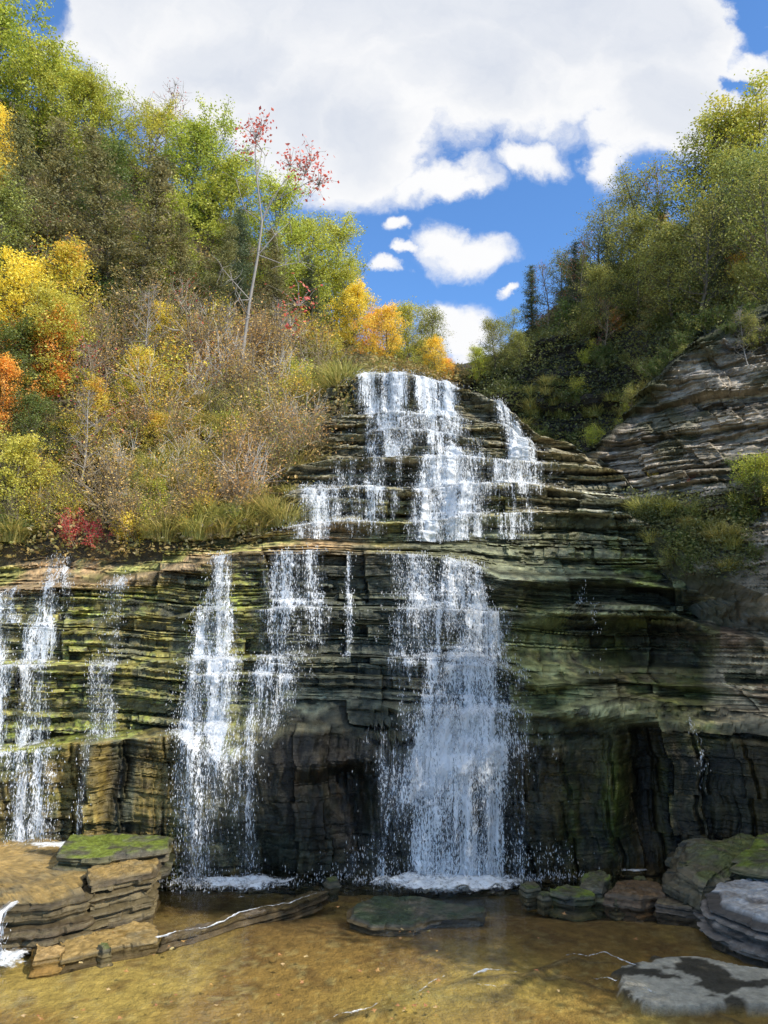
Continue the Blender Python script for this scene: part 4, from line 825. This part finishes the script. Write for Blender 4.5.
# --- trees on the left hillside (base px, base py, height in the view)
for a_ in [
 ('green', -75, 110, 170, 'green maple just beyond the left edge of the skyline', 1), ('cedar', -60, 260, 190, 'brownish cedar just beyond the left edge', 0), ('green', -130, 90, 170, 'green maple further beyond the left edge of the skyline', 0), ('cedar', -110, 250, 190, 'tall cedar further beyond the left edge', 1), ('yellow', -70, 400, 130, 'yellow maple low on the slope beyond the left edge', 0), ('olive', -130, 400, 150, 'olive tree low on the slope beyond the left edge', 0),
 ('green', -20, 130, 165, 'bright green maple at the upper left corner', 0), ('green', 66, 170, 122, 'dense green maple filling the gap between the two leftmost skyline maples', 2), ('green', 35, 160, 140, 'tall bright green maple at the left end of the skyline', 1),
 ('green', 90, 178, 102, 'green maple on the skyline below the cloud, second from the left corner', 0), ('green', 140, 196, 98, 'rounded green maple with an airy top on the left skyline', 2),
 ('open', 118, 185, 112, 'airy green tree poking above the left skyline', 1), ('green', 185, 230, 124, 'yellow-green maple in the middle of the left skyline', 0),
 ('open', 208, 235, 132, 'loose pale green tree rising behind the skyline maples', 1), ('green', 225, 262, 118, 'bright green maple left of the thin tree with red leaves', 1),
 ('green', 280, 300, 112, 'green maple right of the thin tree with red leaves', 2), ('green', 312, 325, 112, 'yellow-green maple low on the left skyline slope', 0),
 ('green', 340, 330, 100, 'pale yellow-green maple at the shoulder of the left skyline', 2), ('green', 350, 346, 78, 'lowest green maple on the left skyline above the orange trees', 1),
 ('green', 160, 290, 110, 'green maple standing among the brownish cedars', 0), ('dkgreen', 100, 235, 110, 'darker green tree above the cedars on the left slope', 0),
 ('cedar', 20, 300, 190, 'tall brownish cedar at the left edge below the maples', 0), ('cedar', 55, 300, 200, 'broad brownish cedar beside the yellow maple', 1),
 ('cedar', 110, 305, 175, 'dark olive cedar with a bare patch in the middle left', 2), ('cedar', 135, 330, 190, 'tall olive cedar in the centre of the left slope', 0),
 ('cedar', 178, 335, 120, 'short olive cedar above the brown shrubs', 1), ('cedar', 208, 330, 110, 'olive cedar left of the leaning pale trunk', 2),
 ('cedarg', 238, 322, 120, 'grey-green cedar behind the leaning pale trunk', 0), ('cedar', 280, 330, 105, 'small olive cedar right of the leaning pale trunk', 1), ('cedarg', 312, 335, 80, 'small green cedar near the orange trees', 0),
 ('olive', -15, 330, 150, 'olive tree cut by the left edge of the view', 0), ('yellow', 30, 370, 120, 'large golden yellow maple on the left', 0), ('lime', 60, 400, 105, 'yellow-green maple beside the large golden one', 0), ('yellow', -8, 190, 95, 'yellow maple at the left edge high on the slope', 0),
 ('orange', 48, 402, 88, 'orange maple in front of the golden one', 0), ('orange', 8, 372, 60, 'smaller orange maple at the left edge beside the golden one', 0), ('orange', 12, 440, 80, 'small orange sapling below the orange maple', 0), ('yellow', 70, 350, 110, 'yellow maple with green patches beside the brownish cedar', 1),
 ('dkgreen', -5, 430, 120, 'dark green bushy tree at the left edge below the maples', 0), ('dkgreen', 35, 470, 80, 'small dark green tree above the lime sapling', 0), ('lime', 5, 535, 95, 'lime yellow sapling low at the left edge', 0),
 ('yellow', 100, 470, 90, 'thin yellow and orange sapling above the red shrub', 1), ('yellow', 125, 430, 85, 'orange tinted sapling among brown shrubs', 1), ('yellow', 150, 470, 60, 'small yellow sapling among grey twigs', 1),
 ('yellow', 165, 360, 60, 'small yellow leafed sapling under the olive cedars', 0),
 ('yellow', 350, 352, 70, 'golden tree at the right end of the left skyline', 0), ('orange', 368, 362, 55, 'small orange tree left of the crest of the falls', 0), ('yellow', 385, 366, 62, 'golden tree just left of the gap above the falls', 0),
 ('lime', 410, 370, 66, 'yellow-green round tree above the crest of the falls', 0), ('olive', 430, 374, 64, 'olive round tree at the gap above the falls', 0), ('orange', 448, 380, 26, 'tiny orange tree in the gap above the falls', 0), ('yellow', 436, 377, 40, 'small golden tree in the gap above the falls', 0),
 ('bare', 92, 480, 150, 'grey bare tree beside the yellow saplings', 0), ('bare', 172, 185, 110, 'bare twiggy treetop against the cloud', 0), ('bare', 195, 400, 130, 'thin grey bare tree above the brown shrubs', 0), ('bare', 150, 400, 120, 'pale bare tree in front of the olive cedars', 1), ('bare', 75, 500, 120, 'crooked pale bare tree near the lime sapling', 1),
 ('bare', 225, 390, 95, 'pale bare tree left of the leaning trunk', 1), ('bare', 275, 372, 80, 'white bare tree right of the leaning trunk', 1), ('bare', 35, 300, 110, 'grey dead tree among the brownish cedars', 0),
]: tree(a_[0], 'l', a_[1], a_[2], a_[3], a_[4], a_[5])
# the leaning pale tree with red leaves
r = np.random.default_rng(5); tb = Tubes(); b0 = onhill('l', 238, 400)-[0, 0, .3]; Yb = b0[1]-.5
path = np.array([b0, *[at(px, py, Yb-.1*i) for i, (px, py) in enumerate([(243, 350), (250, 300), (258, 255), (262, 222), (257, 180), (255, 150), (262, 128)])]])
tb.add(path, np.linspace(.085, .015, 8), 6); lf_ = []
for (s0, ends) in [(4, [(272, 200), (285, 180), (300, 168)]), (4, [(245, 210), (236, 180)]), (3, [(275, 235), (290, 222)]), (5, [(262, 150), (250, 132)]), (2, [(232, 280), (222, 268)]), (3, [(285, 265), (300, 262)]), (2, [(238, 300), (250, 318), (236, 290)]), (4, [(268, 205), (280, 198), (312, 180)])]:
    pts = np.array([path[s0]]+[at(*e, Yb+r.normal(0, .4)) for e in ends]); tb.add(pts, np.linspace(.03, .01, len(pts)), 4)
    for _ in range(11):
        q = pts[r.integers(1, len(pts))]; tw, _d = curve(q, r.normal(0, 1, 3)+[0, 0, .4], .8, r, 3, .25); tb.add(tw, np.linspace(.014, .005, 4), 3)
C = []
for px, py, n, s_ in [(255, 132, 70, .35), (262, 125, 50, .3), (292, 162, 50, .3), (305, 168, 90, .45), (318, 178, 80, .35), (312, 155, 40, .3), (247, 145, 30, .3), (300, 300, 60, .4), (292, 320, 30, .3)]:
    C.append(at(px, py, Yb)+r.normal(0, s_, (n, 3)))
Cs = C; C = np.concatenate(C)
for cc in Cs:
    m0 = cc.mean(0); nb_ = path[((path-m0)**2).sum(1).argmin()] if len(cc) > 65 else m0-[0, 0, .5]
    for q in cc[::3]: tb.add(np.array([m0-[0, 0, .25], (m0+q)/2+r.normal(0, .06, 3), q]), [.014, .009, .004], 3)
o = link('leaning_tree', None, loc=b0)
for nme, me in (('trunk', tb.mesh('trunk', M_GREY)), ('crown', leaves('crown', C, .19*r.uniform(.6, 1.2, len(C)), ramp([(.35, .05, .03), (.55, .16, .08)], r.random(len(C))), r))):
    ch = link(nme, me, o); ch.location = -o.location
props(o, 'thin pale leaning tree with a few red leaf clusters against the cloud', 'tree')
# --- trees on the right hillside
for a_ in [
 ('open', 745, 250, 175, 'tall airy yellow-green tree at the upper right corner', 1), ('green', 770, 240, 170, 'bright green tree cut by the right edge', 2), ('open', 715, 258, 145, 'thin branched tree left of the tallest one on the right', 0),
 ('open', 690, 270, 155, 'open crowned tree on the right skyline with forked limbs', 1), ('olive', 735, 285, 130, 'dense olive tree below the tallest one on the right', 0), ('open', 662, 285, 130, 'sparse tree on the right skyline above the crag', 2),
 ('bare', 650, 270, 115, 'leafless twiggy tree on the right skyline', 0), ('open', 765, 320, 150, 'dark branching tree at the right edge above the crag', 0), ('cedarg', 728, 318, 130, 'dark green cedar above the highest part of the crag', 0),
 ('open', 700, 330, 125, 'dark open tree standing at the back of the crag top', 2), ('olive', 675, 325, 110, 'olive tree behind the crag shoulder', 1), ('olive', 640, 320, 105, 'olive tree over the mossy notch', 0), ('cedar', 655, 335, 90, 'brownish cedar by the notch', 0),
 ('open', 625, 290, 110, 'narrow open tree midway down the right skyline', 0), ('cedarg', 610, 320, 95, 'dark slim cedar midway down the right skyline', 0), ('open', 595, 305, 95, 'thin dark tree on the lower right skyline', 2), ('olive', 600, 335, 70, 'rounded olive tree above the dark outcrop', 1),
 ('cedarg', 575, 320, 80, 'small slim cedar on the lower right skyline', 1), ('open', 560, 325, 75, 'slender tree near the lower end of the right skyline', 0), ('cedarg', 532, 335, 72, 'lone dark slim tree at the lower end of the right skyline', 0), ('bare', 548, 330, 78, 'thin bare tree beside the lone dark one', 0), ('bare', 585, 320, 90, 'thin bare tree above the dark outcrop', 0),
 ('open', 508, 352, 45, 'small airy tree behind the dark outcrop', 1), ('olive', 495, 372, 55, 'olive tree at the right of the gap above the falls', 0), ('lime', 480, 380, 34, 'small yellow-green tree right of the gap above the falls', 0), ('olive', 520, 372, 45, 'bushy olive tree on the left shoulder of the dark outcrop', 1),
 ('orange', 690, 312, 28, 'small orange bush above the crag', 0), ('yellow', 665, 250, 40, 'small golden tree showing through the right canopy', 1), ('orange', 618, 330, 26, 'tiny reddish tree above the notch', 0), ('olive', 790, 300, 170, 'olive tree leaning in from beyond the right edge', 0), ('olive', 712, 300, 100, 'olive tree among the dark cedars on the right', 1), ('olive', 755, 345, 70, 'low olive tree overhanging the crag at the right edge', 0),
 ('yellow', 745, 300, 50, 'sapling with golden leaves among the dark cedars', 1),
 ('bare', 620, 300, 85, 'grey twiggy tree halfway down the right skyline', 0), ('bare', 745, 318, 95, 'twiggy bare tree above the crag at the right edge', 0), ('open', 640, 300, 105, 'brown-green open tree beside the leafless one on the right', 2), ('bare', 605, 350, 60, 'small bare tree on the dark outcrop', 0),
]: tree(a_[0], 'r', a_[1], a_[2], a_[3], a_[4], a_[5])
# --- shrubs, brush and grasses: many of a kind
def scatter(kind, side, n, reg, hpx, label, group, var=None, seed=0, wide=1.0):
    r = np.random.default_rng(seed); H, hx, hy = HILLS[side]; x0, y0, x1, y1 = reg[:4]; c = 0
    for _ in range(n*8):
        px, py = r.uniform(x0, x1), r.uniform(y0, y1)
        if len(reg) > 4 and not reg[4](px, py): continue
        tree(kind, side, px, py, r.uniform(*hpx), label, var if not isinstance(var, (list, tuple)) else var[r.integers(len(var))], group, wide=wide); c += 1
        if c >= n: break
below = lambda px, py: py > 345+(300-px)*-.0-(px-100)*.0 and py < 540-max(0, px-285)*2.5
scatter('brush', 'l', 70, (90, 330, 320, 535, below), (48, 80), 'brown twiggy shrub on the sunny slope left of the upper falls', 'brown twiggy shrubs on the left slope', [0, 0, 1, 2, 3], 1)
scatter('brush', 'l', 24, (-20, 400, 110, 540), (35, 60), 'mixed orange and green shrub under the maples on the left', 'shrubs under the left maples', [1, 3], 2)
scatter('bush', 'l', 24, (110, 380, 320, 535, below), (22, 45), 'leafy olive bush among the brown twiggy shrubs', 'leafy bushes on the left slope', [0, 2], 3)
scatter('bush', 'l', 9, (150, 350, 330, 520, below), (18, 34), 'small golden bush on the left slope', 'golden bushes on the left slope', 3, 13)
scatter('bush', 'l', 14, (60, 250, 330, 345), (25, 45), 'low green bush beneath the cedars', 'bushes beneath the left cedars', [0, 1], 4)
scatter('bush', 'l', 14, (300, 345, 440, 384), (16, 28), 'small yellow-green bush near the crest of the falls', 'bushes near the crest', [0, 2, 3], 5)
tree('bush', 'l', 75, 545, 40, 'dark red shrub at the foot of the left slope', 4); tree('bush', 'l', 95, 540, 30, 'small red shrub beside the dark red one', 4); tree('bush', 'l', 128, 548, 40, 'yellow shrub at the foot of the left slope', 3)
tree('bush', 'l', 300, 345, 22, 'small red bush near the right end of the left slope', 4); tree('bush', 'l', 20, 540, 36, 'green shrub at the foot of the slope beside the lime sapling', 1)
tree('brush', 'l', 296, 470, 75, 'large brown shrub overhanging the left side of the upper falls', 0); tree('brush', 'l', 310, 440, 60, 'brown shrub at the left brink of the upper falls', 1)
for i, q in enumerate([(180, 530), (195, 545), (210, 540), (225, 535), (240, 530), (258, 535), (270, 520), (282, 525), (290, 500), (298, 480), (165, 540), (150, 545), (305, 465), (312, 445), (320, 430), (330, 410), (338, 398), (322, 380), (335, 382), (345, 388), (310, 390), (300, 400), (10, 560), (2, 572), (18, 556)]):
    tree('tuft', 'l', q[0], q[1], [24, 32, 22][i % 3], 'long yellowish grass tuft hanging over the ledge edge of the left slope', i % 3, 'grass tufts along the left slope foot')
scatter('tuft', 'l', 44, (140, 400, 345, 535, lambda px, py: py < 540-max(0, px-285)*2.5 and py > 400-(px-140)*.1), (20, 34), 'dry grass tuft between shrubs on the left slope', 'dry grass tufts on the left slope', [0, 1, 2], 6)
# right: notch and crag
scatter('bush', 'r', 24, (500, 345, 650, 455, lambda px, py: py < 470-(max(0, 560-px))*.4 and (py > 385 or px > 585)), (14, 25), 'olive bush in the mossy notch right of the upper falls', 'bushes in the notch', [0, 1, 1, 2], 7)
scatter('tuft', 'r', 26, (510, 380, 650, 460), (9, 16), 'olive grass tuft in the mossy notch', 'grass tufts in the notch', [1, 3], 8)
scatter('bush', 'r', 26, (560, 270, 768, 345), (22, 42), 'dark undergrowth bush beneath the right hand trees', 'undergrowth bushes on the right slope', [0, 1, 1], 9)
scatter('bush', 'c', 16, (640, 505, 755, 570, lambda px, py: py > 500+(px-640)*.2), (14, 26), 'grey-green bush on the slope below the crag', 'bushes below the crag', [0, 1], 10)
scatter('tuft', 'c', 20, (635, 505, 750, 580, lambda px, py: py < 545+(px-635)*.3), (14, 24), 'grass tuft on the slope below the crag', 'grass tufts below the crag', [1, 3, 2], 11)
scatter('bush', 'c', 8, (735, 470, 790, 520), (24, 40), 'bright leafy bush at the right edge of the crag', 'bushes at the right edge of the crag', [2, 1], 12)
scatter('bush', 'c', 22, (625, 315, 790, 440, lambda px, py: py < (418-(px-630)*1.1 if px < 700 else 342)), (12, 24), 'low dark bush hanging over the crag top', 'bushes along the crag top', [1, 0], 14)
tree('bush', 'c', 690, 475, 14, 'tiny red shrub halfway up the crag', 4); tree('bush', 'c', 655, 475, 12, 'tiny yellow shrub on the crag left of the red one', 3)
tree('bare', 'c', 752, 372, 75, 'pale dead tree leaning over the crag edge', 1)
# undergrowth: countless small leaves over the slopes
def cover(side, n, label, cols, reg, seed, size=.16, up_=.25):
    r = np.random.default_rng(seed); H, hx, hy = HILLS[side]; H2 = H.reshape(-1, 3); ok = np.where((hx.ravel() > reg[0])&(hx.ravel() < reg[2])&(hy.ravel() > reg[1])&(hy.ravel() < reg[3]))[0]
    i = ok[r.integers(0, len(ok), n)]; C = H2[i]+r.normal(0, 1, (n, 3))*[.25, .25, .12]+[0, -.12, up_*.6]
    m = fbm(C[:, 0]*.8, C[:, 1]*.8, C[:, 2]*.8, seed, 3); m = np.clip((m-.3)*2.2, 0, 1)*.8+.2*r.random(n)
    props(link('undergrowth', leaves('undergrowth', C, size*r.uniform(.5, 1.3, n), ramp(cols, m), r)), label, 'undergrowth', kind='stuff')
cover('l', 120000, 'brown, golden and olive undergrowth covering the left slope', [(.05, .05, .02), (.15, .11, .05), (.10, .10, .03), (.30, .20, .07), (.14, .15, .03), (.22, .10, .05)], (-120, 150, 500, 560), 21)
cover('r', 60000, 'dark olive undergrowth covering the right slope', [(.03, .04, .015), (.07, .08, .02), (.13, .13, .03), (.05, .06, .02)], (480, 200, 900, 470), 22, .13)
cover('c', 9000, 'olive plants covering the foot of the crag', [(.05, .06, .02), (.12, .13, .04), (.2, .19, .07)], (630, 500, 750, 580), 23, .10)
# the near right bank beyond the frame: its trees throw the shade over the pool and the centre
bx_, by_ = np.meshgrid(np.linspace(0, 1, 40), np.linspace(-22, 17, 50)); X = 8.5+bx_*26+.02*(by_-5)**2*.2; Z = -.8+bx_**.8*13+.8*fbm(X*.4, by_*.4, 0, 701, 3)-.4; Z[:, 0] = -1
Bk = np.stack([X, by_, Z], -1); props(link('bank', grid_mesh('bank', Bk, M_SOIL, np.zeros(X.shape+(3,))+np.array([.08, .065, .04]), smooth=True)), kind='structure')
def onbank(x, y): return Bk.reshape(-1, 3)[((Bk[..., 0]-x)**2+(Bk[..., 1]-y)**2).argmin()]
for i, (k_, x, y, h, l) in enumerate(SHADE): put(k_, onbank(x, y)-[0, 0, .3], h, l, 0, wide=.62)
# leaves lying on the pool bed
lr = np.random.default_rng(31); lv = []
for k_, cc in enumerate([(.30, .17, .05), (.24, .11, .04), (.34, .26, .11)]):
    n = 9; a = np.linspace(0, 2*np.pi, n, endpoint=False); rr = .5+.28*np.cos(a*5+k_); V = np.stack([np.cos(a)*rr, np.sin(a)*rr*.85, .12*np.cos(a*2)], 1)*.09; V = np.concatenate([V, [[0, 0, 0]]])
    Fa = np.array([[i, (i+1) % n, n] for i in range(n)]); lv.append(mesh_np('fallen_leaf', V, Fa, M_LEAF, np.repeat([cc], n+1, 0)))
for i in range(64):
    px, py = (lr.uniform(20, 440), lr.uniform(925, 1020)) if i < 46 else (lr.uniform(330, 640), lr.uniform(905, 1015))
    if py < 960-px*.25+0 and px < 200: py = lr.uniform(965, 1020)
    p_ = ground(px, py, .012); o = link('fallen_leaf', lv[i % 3], loc=p_); o.rotation_euler = (lr.normal(0, .15), lr.normal(0, .15), lr.uniform(0, 6)); s_ = lr.uniform(.55, 1.2); o.scale = (s_,)*3
    props(o, 'small fallen leaf lying in the shallow golden pool', 'leaf', 'fallen leaves in the pool')
# ------------------------------------------------------------------ sun and sky
sd = bpy.data.lights.new('sun', 'SUN'); so = bpy.data.objects.new('sun', sd); col.objects.link(so)
sd.energy = 5.0; sd.angle = R(.55); sd.color = (1, .93, .82)
import mathutils
so.rotation_euler = mathutils.Vector(SUN).to_track_quat('Z', 'Y').to_euler(); so.location = (30, -20, 40)
w = bpy.data.worlds.new('World'); scene.world = w; w.use_nodes = True; nt = w.node_tree; nt.nodes.clear()
out = nt.nodes.new('ShaderNodeOutputWorld'); bg = nt.nodes.new('ShaderNodeBackground'); nt.links.new(bg.outputs[0], out.inputs[0])
bg.inputs['Strength'].default_value = .12
sky = nt.nodes.new('ShaderNodeTexSky'); sky.sky_type = 'NISHITA'; sky.sun_disc = False
sky.sun_elevation = math.asin(SUN[2]); sky.sun_rotation = math.atan2(SUN[0], SUN[1]); sky.air_density = 1.0; sky.dust_density = .3; sky.ozone_density = 2.5
tc = nt.nodes.new('ShaderNodeTexCoord'); sx = nt.nodes.new('ShaderNodeSeparateXYZ'); nt.links.new(tc.outputs['Generated'], sx.inputs[0])
ay = M(nt, 'ADD', M(nt, 'ABSOLUTE', sx.outputs[1]), .05)
cu = nt.nodes.new('ShaderNodeCombineXYZ'); nt.links.new(M(nt, 'DIVIDE', sx.outputs[0], ay), cu.inputs[0]); nt.links.new(M(nt, 'DIVIDE', sx.outputs[2], ay), cu.inputs[1])
uv0 = cu.outputs[0]
wv = N(nt, 'ShaderNodeTexNoise', Scale=5, Detail=9, Roughness=.6); nt.links.new(uv0, wv.inputs['Vector'])
wd = nt.nodes.new('ShaderNodeVectorMath'); wd.operation = 'MULTIPLY_ADD'; nt.links.new(wv.outputs['Color'], wd.inputs[0]); wd.inputs[1].default_value = (.20, .15, 0); wd.inputs[2].default_value = (-.10, -.075, 0)
wa = nt.nodes.new('ShaderNodeVectorMath'); wa.operation = 'ADD'; nt.links.new(wd.outputs[0], wa.inputs[0]); nt.links.new(uv0, wa.inputs[1])
uvv = wa.outputs[0]
def uvp(px, py):
    a = (px-384)/F; b = (512-py)/F; return a/(cp-b*sp), (sp+b*cp)/(cp-b*sp)
wn = N(nt, 'ShaderNodeTexNoise', Scale=3.2, Detail=9, Roughness=.62, Distortion=.25); nt.links.new(uvv, wn.inputs['Vector'])
wn2 = N(nt, 'ShaderNodeTexNoise', Scale=11, Detail=6, Roughness=.65); nt.links.new(uvv, wn2.inputs['Vector'])
def ell(cx, cy, rx, ry, rot=0):
    u0, v0 = uvp(cx, cy); u1, _ = uvp(cx+rx, cy); _, v1 = uvp(cx, cy-ry)
    mp = nt.nodes.new('ShaderNodeMapping'); mp.vector_type = 'TEXTURE'
    mp.inputs['Location'].default_value = (u0, v0, 0); mp.inputs['Rotation'].default_value = (0, 0, R(rot)); mp.inputs['Scale'].default_value = (u1-u0, v1-v0, 1)
    nt.links.new(uvv, mp.inputs[0]); ln = nt.nodes.new('ShaderNodeVectorMath'); ln.operation = 'LENGTH'; nt.links.new(mp.outputs[0], ln.inputs[0])
    return M(nt, 'SUBTRACT', 1, ln.outputs['Value'])
f = None
def mx_(a, b): return b if a is None else M(nt, 'MAXIMUM', a, b)
for e in [(330, -30, 320, 200, -8), (150, -40, 130, 150, 0), (360, 150, 95, 75, 0), (480, 95, 150, 85, 5), (560, 40, 190, 110, 20), (300, 130, 110, 70, 0), (250, 90, 120, 70, 0), (640, 60, 110, 60, 30), (650, 130, 70, 60, 30), (760, 120, 120, 45, 0), (380, 20, 300, 120, 0)]: f = mx_(f, ell(*e))
sv = nt.nodes.new('ShaderNodeSeparateXYZ'); nt.links.new(uvv, sv.inputs[0])
f = M(nt, 'MAXIMUM', f, M(nt, 'SUBTRACT', M(nt, 'MULTIPLY', SS(nt, sv.outputs[1], 1.15, 1.9), 1.3), 1.0))  # cloud cover added high overhead, out of view, to whiten the fill light
big = M(nt, 'MULTIPLY', f, 1.0)
f2 = None
for e in [(460, 268, 48, 24, 0), (447, 263, 26, 25, 0), (395, 242, 16, 9, 25), (405, 268, 14, 7, 0), (455, 348, 40, 34, 0), (440, 335, 22, 22, 0), (384, 288, 18, 8, 0), (505, 306, 18, 6, 15), (462, 200, 45, 16, 25), (610, 185, 22, 30, 0), (372, 190, 40, 30, 0), (440, 196, 75, 20, 12), (520, 180, 60, 18, 0), (690, 30, 80, 14, -35), (742, 62, 40, 9, -20)]: f2 = mx_(f2, ell(*e))
small = M(nt, 'MULTIPLY', f2, .55)
hole = None
for e in [(60, 20, 45, 60, 20), (755, 35, 75, 60, 0), (700, 108, 30, 10, -30)]: hole = mx_(hole, ell(*e))
base = M(nt, 'MAXIMUM', big, small)
nz = M(nt, 'ADD', M(nt, 'MULTIPLY', M(nt, 'SUBTRACT', wn.outputs['Fac'], .5), 1.3), M(nt, 'MULTIPLY', M(nt, 'SUBTRACT', wn2.outputs['Fac'], .5), .55))
fld = M(nt, 'ADD', base, nz); fld = M(nt, 'SUBTRACT', fld, M(nt, 'MAXIMUM', M(nt, 'MULTIPLY', hole, .95), 0))
mask = SS(nt, fld, -.08, .30)
# cloud body: bright edges, lilac grey where it is thick
thick = SS(nt, M(nt, 'ADD', M(nt, 'MULTIPLY', f, .9), M(nt, 'MULTIPLY', M(nt, 'SUBTRACT', wn.outputs['Fac'], .5), 1.7)), .15, .75)
relief = SS(nt, M(nt, 'ADD', M(nt, 'MULTIPLY', wn.outputs['Fac'], .6), M(nt, 'MULTIPLY', wn2.outputs['Fac'], .4)), .38, .6)
cb = mixcol(nt, thick, (8.3, 8.3, 8.35), (5.8, 6.2, 7.0)); cb = mixcol(nt, M(nt, 'MULTIPLY', relief, .4), cb, (7.9, 8.0, 8.2))
blue = mixcol(nt, 1.0, sky.outputs[0], (1.12, 1.62, 2.1), 'MULTIPLY')
fin = mixcol(nt, mask, blue, cb); nt.links.new(fin, bg.inputs['Color'])
scene.view_settings.view_transform = 'Standard'; scene.view_settings.look = 'None'; scene.view_settings.exposure = 0; scene.view_settings.gamma = 1
scene.cycles.max_bounces = 8; scene.cycles.transparent_max_bounces = 24; scene.cycles.diffuse_bounces = 3; scene.cycles.glossy_bounces = 3; scene.cycles.transmission_bounces = 2
scene.cycles.sample_clamp_indirect = 4
